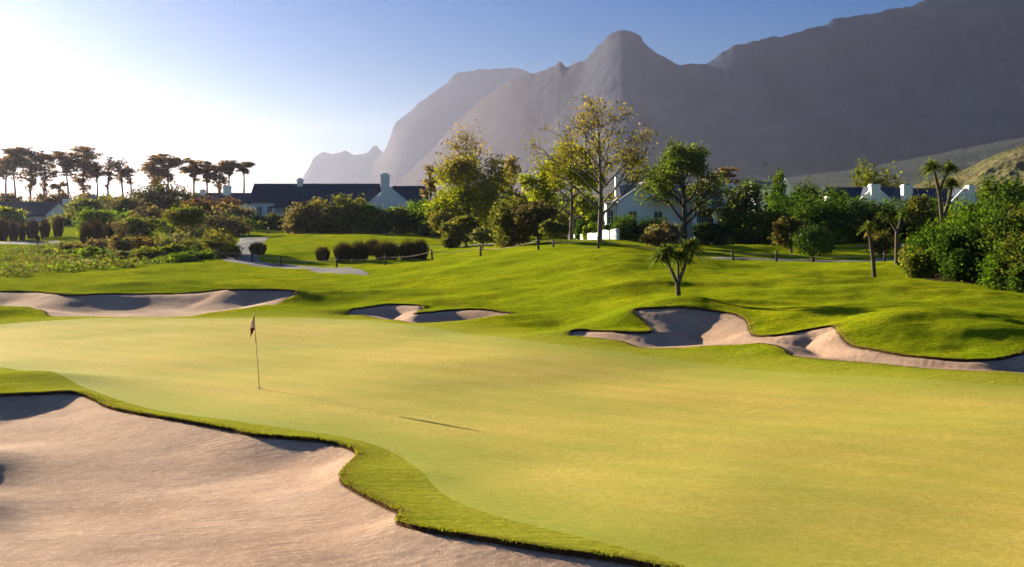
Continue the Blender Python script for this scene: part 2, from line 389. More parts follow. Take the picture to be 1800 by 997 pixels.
# ------------------------------------------------------------------ ground materials
def grass_mat(name, kind):
    m, nt = new_mat(name); k = NT(nt)
    pos = k.pos(); st = k.pos((1, 1, 1), (0, 0, radians(38)))
    big = k.noise(pos, .16, 4, .6); mid = k.noise(pos, .9, 5, .65)
    stm = k.n('ShaderNodeMapping'); stm.inputs['Scale'].default_value = (.5, 3.2, 1); stm.inputs['Rotation'].default_value = (0, 0, radians(12)); k.l(pos, stm.inputs['Vector'])
    streak = k.noise(stm.outputs[0], 1.0, 4, .6, .4)
    fine = k.noise(pos, 17., 4, .75); vfine = k.noise(pos, 60., 3, .8)
    gr1 = k.noise(pos, 7., 3, .7); gr2 = k.noise(stm.outputs[0], 5., 4, .7)
    if kind == 'green':
        c = k.ramp(big, [(.33, GREEN_A), (.5, GREEN_B), (.68, GREEN_C)])
        c = k.mix(k.mrange(streak, .35, .68, 0, .5), c, GREEN_D)
        e = k.attr('edge').outputs['Fac']      # metres inside the green's edge
        en = k.math('ADD', e, k.mrange(mid, 0, 1, -1.2, 1.2))
        c = k.mix(k.mrange(en, 0.1, 2.6, 1, 0), c, FRINGE)
        c = k.mix(k.mrange(gr1, .38, .62, .0, .34), c, (.18, .20, .02)); c = k.mix(k.mrange(gr2, .52, .7, .0, .38), c, (.58, .46, .13)); c = k.mix(k.mrange(fine, .38, .62, .0, .4), c, (.18, .19, .02)); c = k.mix(k.mrange(vfine, .5, .7, .0, .4), c, (.62, .55, .18))
        wv = k.n('ShaderNodeTexWave', wave_type='BANDS', bands_direction='X'); wv.inputs['Scale'].default_value = .19; wv.inputs['Distortion'].default_value = .6; wv.inputs['Detail'].default_value = 1
        k.l(k.pos((1, 1, 1), (0, 0, radians(-58))), wv.inputs['Vector'])
        c = k.mix(k.mrange(wv.outputs['Fac'], .35, .65, 0, .13), c, (.24, .27, .03))
        hb = k.math('ADD', k.math('MULTIPLY', fine, .5), k.math('MULTIPLY', vfine, .6))
        nrm = k.bump(hb, .7, .02)
        p = k.principled(c, .8, .06, nrm)
        k.out(p.outputs[0]); return m
    c = k.ramp(mid, [(.28, ROUGH_A), (.5, ROUGH_B), (.74, ROUGH_C)])
    c = k.mix(k.mrange(big, .38, .6, 0, .75), c, ROUGH_D)
    c = k.mix(k.mrange(streak, .5, .75, 0, .3), c, (.20, .16, .02))
    g = k.attr('dgreen').outputs['Fac']
    gn = k.math('ADD', g, k.mrange(mid, 0, 1, -1.3, 1.3))
    c = k.mix(k.mrange(gn, .2, 3.0, 1, 0), c, FRINGE)
    c = k.mix(k.mrange(gr1, .42, .62, .0, .5), c, (.07, .11, .003)); c = k.mix(k.mrange(gr2, .52, .68, .0, .45), c, (.55, .48, .02)); c = k.mix(k.mrange(fine, .38, .62, .0, .5), c, (.05, .07, .004))
    near = k.mrange(gn, -.4, 2.6, 1, 0); c = k.mix(k.math('MULTIPLY', near, .85), c, FRINGE)
    c = k.mix(k.math('MULTIPLY', near, k.mrange(gr2, .5, .68, .05, .5)), c, (.58, .47, .12)); c = k.mix(k.math('MULTIPLY', near, k.mrange(gr1, .4, .62, .0, .3)), c, (.18, .20, .02))
    c = k.mix(k.math('MULTIPLY', near, k.mrange(vfine, .5, .7, .0, .35)), c, (.62, .55, .18))
    lp = k.attr('lip').outputs['Fac']
    ln = k.math('ADD', lp, k.mrange(k.noise(pos, 7., 4, .7), 0, 1, -.16, .16))
    c = k.mix(k.mrange(ln, .05, .3, .55, 0), c, (.17, .105, .03))     # dry burnt rim
    c = k.mix(k.mrange(lp, -.015, .0, 1, 0), c, (.045, .028, .014))       # cut soil face
    bd = k.attr('bed').outputs['Fac']
    c = k.mix(bd, c, k.mix(fine, (.035, .022, .012), (.08, .05, .03)))
    hb = k.math('ADD', k.math('MULTIPLY', fine, .7), k.math('MULTIPLY', vfine, .6))
    hb = k.math('ADD', hb, k.math('MULTIPLY', k.noise(pos, 5., 5, .65), 1.5)); hb = k.math('ADD', hb, k.math('MULTIPLY', k.noise(stm.outputs[0], 1.6, 5, .65), 2.4))
    nrm = k.bump(hb, .9, .07)
    p = k.n('ShaderNodeBsdfDiffuse'); k.l(c, p.inputs[0]); k.l(nrm, p.inputs['Normal'])
    k.out(p.outputs[0]); return m

GREEN_A = (.39, .345, .035); GREEN_B = (.53, .40, .055); GREEN_C = (.66, .42, .09); GREEN_D = (.56, .48, .10)
FRINGE = (.32, .345, .022)
ROUGH_A = (.15, .21, .004); ROUGH_B = (.33, .37, .006); ROUGH_C = (.54, .49, .016); ROUGH_D = (.21, .31, .006)

def sand_mat():
    m, nt = new_mat('bunker_sand'); k = NT(nt)
    pos = k.pos()
    mp = k.n('ShaderNodeMapping'); mp.inputs['Scale'].default_value = (.8, 1.7, 1); mp.inputs['Rotation'].default_value = (0, 0, radians(-18)); k.l(pos, mp.inputs['Vector'])
    big = k.noise(pos, .35, 4, .6); stk = k.noise(mp.outputs[0], 1.6, 6, .68, 1.2)
    fine = k.noise(pos, 26, 4, .8)
    c = k.ramp(big, [(.3, (.29, .18, .12)), (.48, (.43, .285, .195)), (.72, (.56, .395, .28))])
    c = k.mix(k.mrange(stk, .47, .66, 0, .6), c, (.30, .20, .145))
    sp = k.n('ShaderNodeTexVoronoi'); sp.inputs['Scale'].default_value = 1.15; k.l(pos, sp.inputs['Vector'])
    c = k.mix(k.mrange(sp.outputs['Distance'], .02, .05, .75, 0), c, (.16, .10, .07))
    c = k.mix(k.mrange(k.noise(mp.outputs[0], 4.5, 5, .75, .8), .54, .68, 0, .5), c, (.25, .165, .115)); c = k.mix(k.mrange(k.noise(pos, 8., 4, .75), .5, .66, 0, .35), c, (.72, .55, .40)); c = k.mix(k.mrange(fine, .38, .58, .4, 0), c, (.28, .19, .135))
    # rake marks: fine curved grooves plus soft footprints
    wv = k.n('ShaderNodeTexWave', wave_type='RINGS', bands_direction='Z'); wv.inputs['Scale'].default_value = 3.2; wv.inputs['Distortion'].default_value = 22; wv.inputs['Detail'].default_value = 2; wv.inputs['Detail Scale'].default_value = .35
    k.l(k.pos((.5, .5, .5)), wv.inputs['Vector'])
    h = k.math('ADD', k.math('MULTIPLY', k.math('MULTIPLY', wv.outputs['Fac'], .20), k.mrange(k.noise(pos, .8, 4, .7), .42, .62)), k.math('MULTIPLY', stk, .12))
    h = k.math('ADD', h, k.math('MULTIPLY', fine, .45))
    h = k.math('ADD', h, k.math('MULTIPLY', k.noise(pos, 3.2, 6, .72), .75))
    nrm = k.bump(h, .5, .06)
    k.out(k.principled(c, .95, .06, nrm).outputs[0]); return m

def path_mat():
    m, nt = new_mat('path_paving'); k = NT(nt); pos = k.pos()
    c = k.ramp(k.noise(pos, 1.2, 6, .7), [(.3, (.12, .12, .125)), (.7, (.18, .175, .17))])
    c = k.mix(k.mrange(k.noise(pos, 30, 3, .8), .3, .7, .25, 0), c, (.16, .15, .14))
    k.out(k.principled(c, .85, .15, k.bump(k.noise(pos, 40, 3), .3, .01)).outputs[0]); return m

M_GRASS = grass_mat('rough_grass', 'rough'); M_GREEN = grass_mat('green_grass', 'green')
M_SOIL = simple_mat('cut_soil', (.05, .03, .014), .95, 0, .5, 6., .6, 25.)
M_SAND = sand_mat(); M_PATH = path_mat()

# beds of bare earth under the planting (world ellipses: column, distance, rx, ry)
BEDS = [(1745, 61.5, 3.2, 2.6), (1655, 64, 1.7, 1.5), (1830, 61.5, 5.0, 3.6)]
bed = np.zeros(GX.shape)
for px, Y, rx, ry in BEDS:
    cx, cy = wp(px, Y); q = ((GX - cx) / rx) ** 2 + ((GY - cy) / ry) ** 2 + .25 * fbm(GX / 1.3, GY / 1.3, 77, 3)
    bed = np.maximum(bed, sst(1.05, .85, q))
V = np.stack([GX, GY, TZ], -1).reshape(-1, 3)
at_ = dict(dgreen=GDG.ravel(), lip=GDM.ravel(), bed=bed.ravel())
q = grid_faces()
dm = GDM.ravel()
dq = dm[q]; keep = (dq >= 0).all(1); mixed = (dq > 0).any(1) & (dq < 0).any(1)
tri = []
for qq, dd in zip(q[mixed], dq[mixed]):
    s_ = (0, 1, 2), (0, 2, 3)
    if dd[0] * dd[2] < 0: s_ = (0, 1, 3), (1, 2, 3)
    for t in s_:
        if dd[list(t)].sum() > 0: tri.append(qq[list(t)])
tri = np.array(tri, int).reshape(-1, 3)
q = q[keep]
# the cut soil face hanging from every rim edge
ed = np.concatenate([q[:, [a, (a + 1) % 4]] for a in range(4)] + [tri[:, [a, (a + 1) % 3]] for a in range(3)])
on = (dm[ed] == 0).all(1); ed = ed[on]
key = np.sort(ed, 1); _, inv, cnt = np.unique(key[:, 0] * (1 << 32) + key[:, 1], return_inverse=True, return_counts=True)
ed = ed[cnt[inv] == 1]
nb = len(V); iu = np.unique(ed); mp = np.zeros(nb, int); mp[iu] = nb + np.arange(len(iu))
Vd = V[iu].copy(); Vd[:, 2] -= .30
cur = np.stack([ed[:, 1], ed[:, 0], mp[ed[:, 0]], mp[ed[:, 1]]], 1)
V = np.concatenate([V, Vd]); at_ = {k_: np.concatenate([v_, v_[iu]]) for k_, v_ in at_.items()}
allq = np.concatenate([q, cur]); used = np.unique(np.concatenate([allq.ravel(), tri.ravel()]))
mp2 = np.full(len(V), -1, np.int64); mp2[used] = np.arange(len(used))
mi = np.concatenate([np.zeros(len(q)), np.ones(len(cur)), np.zeros(len(tri))])
me = np_mesh('ground', V[used], [mp2[allq], mp2[tri]], [M_GRASS, M_SOIL], True, {k_: v_[used] for k_, v_ in at_.items()}, mi)
g = obj('ground', me); tag(g, kind='structure')

# putting green: a 12 mm proud sheet whose rim sinks into the turf
PZ = GZ + .006 - .014 * np.clip((GDG + .3) / .6, 0, 1)
q = grid_faces(GDG < .25)
V2, q2, a2 = compact(np.stack([GX, GY, PZ], -1).reshape(-1, 3), q, dict(edge=-GDG.ravel()))
tag(obj('putting_green', np_mesh('putting_green', V2, q2, [M_GREEN], True, a2)), kind='structure')

# sand: falls from under the lip to a raked floor
for nm, b in BUNK.items():
    d, w = GRES[nm]; di = np.maximum(-d, 0)
    face = 1 - np.exp(-(di / b['wd']) * 1.6) if nm == 'front' else sst(0, 1, di / b['wd'])
    SZ = GZ - b['lip'] * (.35 + .65 * w) - b['depth'] * face
    SZ = SZ - .25 * np.clip(d / cw - .02, 0, 1)
    SZ = SZ + b['rough'] * np.clip(di, 0, 1) * fbm(GX / 1.4, GY / .8, 51, 4) + np.clip(di, 0, 1) * b['rough'] * 1.6 * perlin(GX / 4, GY / 3, 58)
    sm = d < cw * 2.2
    q = grid_faces(sm)
    V2, q2, a2 = compact(np.stack([GX, GY, SZ], -1).reshape(-1, 3), q, {})
    tag(obj('sand_bunker', np_mesh('sand_bunker', V2, q2, [M_SAND], True, a2)), kind='structure')

pz = GZ + .02 - .10 * np.clip(GDP / cw + .3, 0, 1)
for nm, p in PATHS.items():
    d, _ = sdf(p, GX, GY, 3.)
    q = grid_faces(d < 0)
    V2, q2, a2 = compact(np.stack([GX, GY, GZ + .02 - .12 * np.clip(d / cw + .3, 0, 1)], -1).reshape(-1, 3), q, {})
    tag(obj('path', np_mesh('path', V2, q2, [M_PATH], True, a2)), kind='structure')

# ------------------------------------------------------------------ mountains
def rock_mat(name, cols, scale, pale=None):
    m, nt = new_mat(name); k = NT(nt); pos = k.pos()
    f = k.noise(pos, scale, 8, .7); c = k.ramp(f, cols)
    mp = k.n('ShaderNodeMapping'); mp.inputs['Scale'].default_value = (1, 1, 3.5); k.l(pos, mp.inputs['Vector'])
    sc = k.noise(mp.outputs[0], scale * 4, 5, .7)
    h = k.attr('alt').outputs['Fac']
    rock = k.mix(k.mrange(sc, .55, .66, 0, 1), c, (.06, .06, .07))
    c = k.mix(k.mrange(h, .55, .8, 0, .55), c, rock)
    c = k.mix(k.mrange(h, .0, .34, .8, 0), c, k.ramp(k.noise(pos, scale * 2.2, 6, .7), [(.35, (.055, .075, .04)), (.55, (.12, .12, .07)), (.72, (.25, .19, .13))]))  # paler scrub towards the foot, also standing in for haze gathering low
    if pale: c = k.mix(k.attr('bare').outputs['Fac'], c, k.ramp(f, [(.3, tuple(x * .75 for x in pale)), (.7, pale)]))  # paler mauve tone: distance haze put into the rock colour
    nrm = k.bump(k.math('ADD', f, sc), .5, 10)
    k.out(k.principled(c, .95, .0, nrm).outputs[0]); return m

def ridge(name, sil, D, foot, seed, mat, rough=1.2, prof=1.5, gul=.05, dpx=3.0, base_z_=-4., strata=0.):
    sil = np.array(sil, float)
    px = np.arange(sil[0, 0], sil[-1, 0] + 1e-6, dpx)
    py = np.interp(px, sil[:, 0], sil[:, 1]) + rough * fbm(px / 14., px * 0 + seed, seed, 4)
    v = np.linspace(0, 1, 130) ** 1.25; v_ = v
    Dp = D(px) if callable(D) else np.full(len(px), float(D)); Fp = foot(px) if callable(foot) else np.full(len(px), float(foot))
    X0 = (px - 900) / F * Dp; Z0 = H - (py - HY) / F * Dp
    ker = np.hanning(25); ker /= ker.sum(); Zs = np.convolve(np.pad(Z0, 12, mode='edge'), ker, 'valid')
    ww = np.exp(-v_ * 22)[:, None]
    XX = X0[None] * (1 - v[:, None]) + ((px - 900) / F * Fp)[None] * v[:, None]
    YY = Dp[None] * (1 - v[:, None]) + Fp[None] * v[:, None]
    n1 = 1 - 2 * np.abs(fbm(px[None] / 120. + v[:, None] * 1.1, v[:, None] * 2.2 + 0 * px[None], seed + 3, 4, gain=.4))
    n2 = fbm(px[None] / 16., v[:, None] * 18, seed + 9, 4)
    env = np.minimum(v * 5, 1)[:, None] * (1 - v[:, None]) ** .6
    hh = (1 - v[:, None]) ** prof
    if strata: hh = hh + strata * env * np.sin((1 - v[:, None]) * 34 + 2.2 * fbm(px[None] / 70., v[:, None] * 2, seed + 5, 3)) * .5
    ZZ = base_z_ + (Z0[None] * ww + Zs[None] * (1 - ww) - base_z_) * np.clip(hh + env * (gul * (n1 - .8) + gul * .5 * n2), 0, 1.0)
    ZZ = np.minimum(ZZ, H + (Z0[None] - H) * YY / Dp[None] * .995 + 0 * ZZ) if True else ZZ
    ZZ[0] = Z0
    # back slope
    bk = np.array([1.12, 1.35])
    XX = np.concatenate([[X0 * 1.35, X0 * 1.12], XX]); YY = np.concatenate([[Dp * 1.35, Dp * 1.12], YY]); ZZ = np.concatenate([[np.full(len(px), base_z_), Z0 * .7], ZZ])
    alt = (ZZ - base_z_) / max(Z0.max(), 1); bare = np.broadcast_to(np.interp(px, [850, 1150, 1500], [1., .35, .0])[None], ZZ.shape)  # column fade to the right; haze painted into the rock tone
    Vv = np.stack([XX, YY, ZZ], -1).reshape(-1, 3)
    me = np_mesh(name, Vv, grid_faces(shape=XX.shape), [mat], True, dict(alt=alt.ravel(), bare=bare.ravel()))  # bare: mask for the painted haze, not exposed rock
    return tag(obj(name, me), kind='structure')

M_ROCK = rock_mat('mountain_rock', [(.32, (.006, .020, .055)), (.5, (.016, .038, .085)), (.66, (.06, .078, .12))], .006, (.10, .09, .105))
M_FOOT = rock_mat('foothill_scrub', [(.3, (.05, .06, .025)), (.5, (.09, .095, .04)), (.68, (.16, .13, .07))], .02)
M_APRON = rock_mat('apron_scrub', [(.3, (.022, .036, .034)), (.5, (.036, .046, .042)), (.68, (.08, .07, .065))], .012)
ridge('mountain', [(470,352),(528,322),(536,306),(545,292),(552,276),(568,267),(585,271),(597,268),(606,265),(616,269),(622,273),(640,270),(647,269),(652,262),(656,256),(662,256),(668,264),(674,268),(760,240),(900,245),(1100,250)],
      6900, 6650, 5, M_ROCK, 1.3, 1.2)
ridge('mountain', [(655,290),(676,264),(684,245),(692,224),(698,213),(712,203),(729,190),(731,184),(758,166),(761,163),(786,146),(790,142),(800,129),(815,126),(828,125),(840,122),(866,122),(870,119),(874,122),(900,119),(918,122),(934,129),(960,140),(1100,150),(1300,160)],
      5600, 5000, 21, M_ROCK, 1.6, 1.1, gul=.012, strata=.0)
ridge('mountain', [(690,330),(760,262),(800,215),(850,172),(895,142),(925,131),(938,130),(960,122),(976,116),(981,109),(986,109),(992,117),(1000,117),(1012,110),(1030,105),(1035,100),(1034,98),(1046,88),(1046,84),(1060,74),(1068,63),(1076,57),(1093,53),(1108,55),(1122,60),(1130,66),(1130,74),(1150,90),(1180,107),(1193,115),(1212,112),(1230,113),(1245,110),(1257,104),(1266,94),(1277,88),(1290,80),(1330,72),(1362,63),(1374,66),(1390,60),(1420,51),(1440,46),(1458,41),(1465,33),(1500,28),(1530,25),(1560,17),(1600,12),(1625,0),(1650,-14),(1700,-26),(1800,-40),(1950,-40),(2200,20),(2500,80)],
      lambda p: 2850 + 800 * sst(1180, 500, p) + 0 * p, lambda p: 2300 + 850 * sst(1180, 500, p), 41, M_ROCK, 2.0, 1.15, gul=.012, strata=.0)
ridge('hill', [(960,352),(1080,345),(1180,334),(1290,322),(1400,310),(1500,298),(1600,280),(1690,262),(1760,248),(1830,236),(2000,215),(2300,215)], 2150, 1500, 71, M_APRON, 1.2, 1.1, gul=.012)
ridge('hill', [(1520,350),(1600,326),(1660,312),(1700,296),(1740,276),(1800,254),(1900,225),(2100,190),(2400,200)], 560, 380, 61, M_FOOT, .8, 1.3)

# ------------------------------------------------------------------ air
mh, nt = new_mat('haze_air'); k = NT(nt)
pv = k.n('ShaderNodeVolumePrincipled'); pv.inputs['Color'].default_value = (*HAZE_COL, 1)
pv.inputs['Density'].default_value = HAZE_D; pv.inputs['Anisotropy'].default_value = HAZE_G
o = k.n('ShaderNodeOutputMaterial'); k.l(pv.outputs[0], o.inputs['Volume'])
def box_mesh(name, lo, hi, mats):
    x0, y0, z0 = lo; x1, y1, z1 = hi
    Vb = [(x0,y0,z0),(x1,y0,z0),(x1,y1,z0),(x0,y1,z0),(x0,y0,z1),(x1,y0,z1),(x1,y1,z1),(x0,y1,z1)]
    Fb = [(0,3,2,1),(4,5,6,7),(0,1,5,4),(1,2,6,5),(2,3,7,6),(3,0,4,7)]
    return np_mesh(name, Vb, np.array(Fb), mats, False)
if HAZE_D > 0:
    tag(obj('haze', box_mesh('haze', (-6500, -400, -12), (6500, 9800, 560), [mh])), 'thin warm haze in the air over the whole course', None, None, 'stuff')

# ------------------------------------------------------------------ light, sky, camera
SUN_AZ, SUN_EL = radians(-46), radians(13)
sd = np.array([sin(SUN_AZ) * cos(SUN_EL), cos(SUN_AZ) * cos(SUN_EL), sin(SUN_EL)])
L = bpy.data.lights.new('sun', 'SUN'); L.energy = SUN_E; L.angle = radians(.5); L.color = SUN_COL
so = link(bpy.data.objects.new('sun', L))
from mathutils import Vector
so.rotation_euler = Vector(-sd).to_track_quat('-Z', 'Y').to_euler(); so.location = (-60, 60, 60)
w = bpy.data.worlds.new('World'); bpy.context.scene.world = w; w.use_nodes = True
nt = w.node_tree; nt.nodes.clear(); k = NT(nt)
sk = k.n('ShaderNodeTexSky', sky_type='NISHITA'); sk.sun_disc = False; sk.sun_elevation = SUN_EL; sk.sun_rotation = SUN_AZ
sk.altitude = 0; sk.air_density = SKY_AIR; sk.dust_density = SKY_DUST; sk.ozone_density = SKY_OZ
bg = k.n('ShaderNodeBackground'); bg.inputs['Strength'].default_value = SKY_S
gm = k.n('ShaderNodeGamma'); gm.inputs[1].default_value = SKY_GAM; tcw = k.n('ShaderNodeTexCoord'); sxw = k.n('ShaderNodeSeparateXYZ'); k.l(tcw.outputs['Generated'], sxw.inputs[0]); tint = k.ramp(sxw.outputs[2], [(0, SKY_LOW), (.045, SKY_MID), (.16, SKY_TINT), (.5, SKY_HIGH)]); k.l(k.mix(1.0, sk.outputs[0], tint, 'MULTIPLY'), gm.inputs[0]); k.l(gm.outputs[0], bg.inputs[0]); o = k.n('ShaderNodeOutputWorld'); k.l(bg.outputs[0], o.inputs[0])  # tint ramp brightened overhead, out of frame, as added fill for the shadows

cam = bpy.data.cameras.new('camera'); cam.sensor_width = 36; cam.lens = F / 1800 * 36; cam.shift_y = -(498.5 - HY) / 1800
cam.clip_start = .1; cam.clip_end = 30000
co = link(bpy.data.objects.new('camera', cam)); co.location = (0, 0, H); co.rotation_euler = (radians(90), 0, 0)
sc = bpy.context.scene; sc.camera = co
sc.view_settings.view_transform = 'Standard'; sc.view_settings.look = 'None'; sc.view_settings.gamma = 1; sc.view_settings.exposure = EXPO
sc.view_settings.use_curve_mapping = False
sc.render.engine = 'CYCLES'; sc.cycles.use_denoising = True; sc.cycles.max_bounces = 6; sc.cycles.transparent_max_bounces = 8
sc.cycles.volume_bounces = 1; sc.cycles.sample_clamp_indirect = 6
# ------------------------------------------------------------------ plants
def foliage_mat(name, gloss=0.0, trans=.45):
    m, nt = new_mat(name); k = NT(nt)
    a = k.attr('tint').outputs['Color']
    d = k.n('ShaderNodeBsdfDiffuse'); k.l(a, d.inputs[0])
    t = k.n('ShaderNodeBsdfTranslucent'); k.l(k.mix(1.0, a, (1.25, 1.2, .55), 'MULTIPLY'), t.inputs[0])
    mx = k.n('ShaderNodeMixShader'); mx.inputs[0].default_value = trans; k.l(d.outputs[0], mx.inputs[1]); k.l(t.outputs[0], mx.inputs[2])
    sh = mx.outputs[0]
    if gloss:
        g = k.n('ShaderNodeBsdfGlossy'); g.inputs['Roughness'].default_value = .35; g.inputs[0].default_value = (.8, .85, .8, 1)
        m2 = k.n('ShaderNodeMixShader'); m2.inputs[0].default_value = gloss; k.l(sh, m2.inputs[1]); k.l(g.outputs[0], m2.inputs[2]); sh = m2.outputs[0]
    k.out(sh); return m
M_LEAF = foliage_mat('foliage', 0., .52); M_GLOSSY = foliage_mat('glossy_foliage', .02, .4); M_REED = foliage_mat('reed_foliage', .0, .25)
M_NEEDLE = foliage_mat('needle_foliage', .0, .62)
M_BARK = simple_mat('grey_bark', (.13, .11, .085), .9, .1, .35, 4., .5, 20.)
M_DARKBARK = simple_mat('brown_bark', (.07, .05, .036), .9, .1, .35, 4., .5, 20.)

def leaf_quads(Pc, size, asp=.55, up=0.0, jit=.35):
    """one rhombic leaf per point, random turn; returns verts and quads"""
    n = len(Pc)
    d = rng.normal(size=(n, 3)); d[:, 2] = d[:, 2] * .7 + up; d /= np.linalg.norm(d, axis=1)[:, None]
    r = rng.normal(size=(n, 3)); s = np.cross(d, r); s /= np.linalg.norm(s, axis=1)[:, None] + 1e-9
    L = size * (1 + jit * rng.normal(size=n)).clip(.45, 1.9)
    a = d * L[:, None] * .5; b = s * (L * asp)[:, None] * .5
    V = np.stack([Pc - a, Pc + b, Pc + a, Pc - b], 1).reshape(-1, 3)
    return V, np.arange(n * 4).reshape(n, 4)

def clump_points(lobes, n, clumps=26, spread=.20, shell=.62, flat=1.0):
    """leaf positions gathered in clumps through the outer volume of ellipsoid lobes (cx,cy,cz,rx,ry,rz)"""
    L = np.array(lobes, float); wt = (L[:, 3] * L[:, 4] * L[:, 5]) ** .67; wt /= wt.sum()
    out = []; ids = []
    for l, w_ in zip(L, wt):
        nn = int(n * w_); kc = max(5, int(clumps * (w_ * len(L)) ** .6))
        d = rng.normal(size=(kc, 3)); d /= np.linalg.norm(d, axis=1)[:, None]
        rr = shell + (1 - shell) * rng.random(kc); cc = d * rr[:, None]
        k = rng.integers(0, kc, nn); sp = spread * (.6 + .8 * rng.random(kc))
        p = cc[k] + rng.normal(size=(nn, 3)) * sp[k][:, None] * np.array([1, 1, .8 * flat])
        out.append(p * l[3:6] + l[:3]); ids.append(k + 1000 * len(out))
    return np.concatenate(out), np.concatenate(ids)

def tints(ids, n, cols, var=.22, per=4):
    cols = np.array(cols, float)
    u = np.unique(ids); cmap = {}; lut = rng.random(len(u))
    j = np.searchsorted(u, ids); t = np.clip(lut[j] * .75 + rng.random(n) * .4 - .07, 0, .999) * (len(cols) - 1)
    i = t.astype(int); f = (t - i)[:, None]
    c = cols[i] * (1 - f) + cols[np.minimum(i + 1, len(cols) - 1)] * f
    c = c * (1 + var * rng.normal(size=(n, 1))).clip(.45, 1.7)
    return np.repeat(np.concatenate([c.clip(0, 1), np.ones((n, 1))], 1), per, 0)

def tube(pts, rad, sides=7):
    P_ = np.array(pts, float); R_ = np.array(rad, float) * np.ones(len(P_))
    T = np.gradient(P_, axis=0); T /= np.linalg.norm(T, axis=1)[:, None] + 1e-9
    ref = np.array([.13, .99, .05]); A = np.cross(T, ref); A /= np.linalg.norm(A, axis=1)[:, None] + 1e-9; B = np.cross(T, A)
    an = np.arange(sides) / sides * 2 * pi
    V = P_[:, None] + R_[:, None, None] * (np.cos(an)[None, :, None] * A[:, None] + np.sin(an)[None, :, None] * B[:, None])
    n = len(P_); i = np.arange(n * sides).reshape(n, sides)
    q = np.stack([i[:-1], np.roll(i[:-1], -1, 1), np.roll(i[1:], -1, 1), i[1:]], -1).reshape(-1, 4)
    V = np.concatenate([V.reshape(-1, 3), P_[-1:], P_[:1]]); nt_ = n * sides
    cap = np.array([[i[-1, a], i[-1, (a + 1) % sides], nt_] for a in range(sides)] + [[i[0, (a + 1) % sides], i[0, a], nt_ + 1] for a in range(sides)])
    return V, q, cap

class Bag:
    def __init__(s): s.V = []; s.Q = []; s.T = []; s.C = []; s.n = 0
    def add(s, V, q=None, t=None, c=None):
        s.V.append(V)
        if q is not None and len(q): s.Q.append(np.asarray(q) + s.n)
        if t is not None and len(t): s.T.append(np.asarray(t) + s.n)
        if c is not None: s.C.append(c)
        s.n += len(V)
    def tube(s, pts, rad, sides=7): s.add(*tube(pts, rad, sides))
    def box(s, x0, x1, y0, y1, z0, z1):
        V = np.array([(x0,y0,z0),(x1,y0,z0),(x1,y1,z0),(x0,y1,z0),(x0,y0,z1),(x1,y0,z1),(x1,y1,z1),(x0,y1,z1)], float)
        s.add(V, np.array([(0,3,2,1),(4,5,6,7),(0,1,5,4),(1,2,6,5),(2,3,7,6),(3,0,4,7)]))
    def prism(s, poly, axis, a0, a1):
        """polygon in the plane across axis ('x' or 'y'), pushed from a0 to a1; poly pairs are (other, z)"""
        n = len(poly); mk = (lambda a, p: (a, p[0], p[1])) if axis == 'x' else (lambda a, p: (p[0], a, p[1]))
        V = np.array([mk(a0, p) for p in poly] + [mk(a1, p) for p in poly], float)
        q = [(i, (i + 1) % n, n + (i + 1) % n, n + i) for i in range(n)]
        if n == 6:      # a chevron: close its ends with two quads each
            q += [(0, 5, 4, 1), (1, 4, 3, 2), (n, n + 1, n + 4, n + 5), (n + 1, n + 2, n + 3, n + 4)]; t = []
        else: t = [(0, i + 1, i) for i in range(1, n - 1)] + [(n, n + i, n + i + 1) for i in range(1, n - 1)]
        s.add(V, np.array(q), np.array(t) if t else None)
    def mesh(s, name, mats, smooth=True):
        Fs = ([np.concatenate(s.Q)] if s.Q else []) + ([np.concatenate(s.T)] if s.T else [])
        return np_mesh(name, np.concatenate(s.V), Fs, mats, smooth, None, None, np.concatenate(s.C) if s.C else None)
    def obj(s, name, mats, parent=None, smooth=True, loc=None): return obj(name, s.mesh(name, mats, smooth), parent, loc)

def strips(base, dirs, length, width, droop, seg=4):
    """long blades: base (n,3), start directions (n,3), gravity droop"""
    n = len(base); s = np.cross(dirs, rng.normal(size=(n, 3))); s[:, 2] *= .3; s /= np.linalg.norm(s, axis=1)[:, None] + 1e-9
    ts = np.linspace(0, 1, seg + 1); rows = []
    for t in ts:
        p = base + dirs * (length * t)[:, None]; p = p + np.array([0, 0, -1.]) * (droop * length * t * t)[:, None]
        w_ = (width * (1 - t ** 1.6) * .5 + .002)[:, None]
        rows.append(p - s * w_); rows.append(p + s * w_)
    V = np.stack(rows, 1).reshape(-1, 3); m = 2 * (seg + 1)
    q = np.concatenate([np.stack([np.arange(n) * m + 2 * a, np.arange(n) * m + 2 * a + 1, np.arange(n) * m + 2 * a + 3, np.arange(n) * m + 2 * a + 2], 1) for a in range(seg)])
    return V, q, m

# colours of leaves (real reflectance, dark)
OLIVE = [(.065, .08, .017), (.115, .125, .027), (.18, .175, .04)]
GREENL = [(.042, .09, .009), (.085, .15, .013), (.15, .21, .022)]
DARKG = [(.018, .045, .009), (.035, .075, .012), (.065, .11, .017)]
YELLOWG = [(.10, .145, .007), (.18, .215, .010), (.29, .28, .014)]
BROWN = [(.075, .06, .034), (.125, .10, .055), (.19, .15, .08)]
REDBR = [(.085, .045, .025), (.12, .07, .035), (.14, .105, .035)]
GREYG = [(.06, .075, .04), (.10, .11, .065), (.15, .15, .095)]
LIME = [(.10, .15, .01), (.17, .22, .015), (.26, .29, .025)]
PINE = [(.12, .075, .05), (.18, .115, .075), (.25, .16, .11)]
WILLOW = [(.05, .085, .018), (.085, .125, .022), (.15, .17, .04)]
TAN = [(.14, .11, .045), (.20, .155, .06), (.25, .19, .08)]

def size_of(px, Y, top, wpx):
    x = (px - 900) / F * Y; zb = gz(x, Y); zt = H - (top - HY) / F * Y
    return x, zb, max(zt - zb, .3), wpx / F * Y

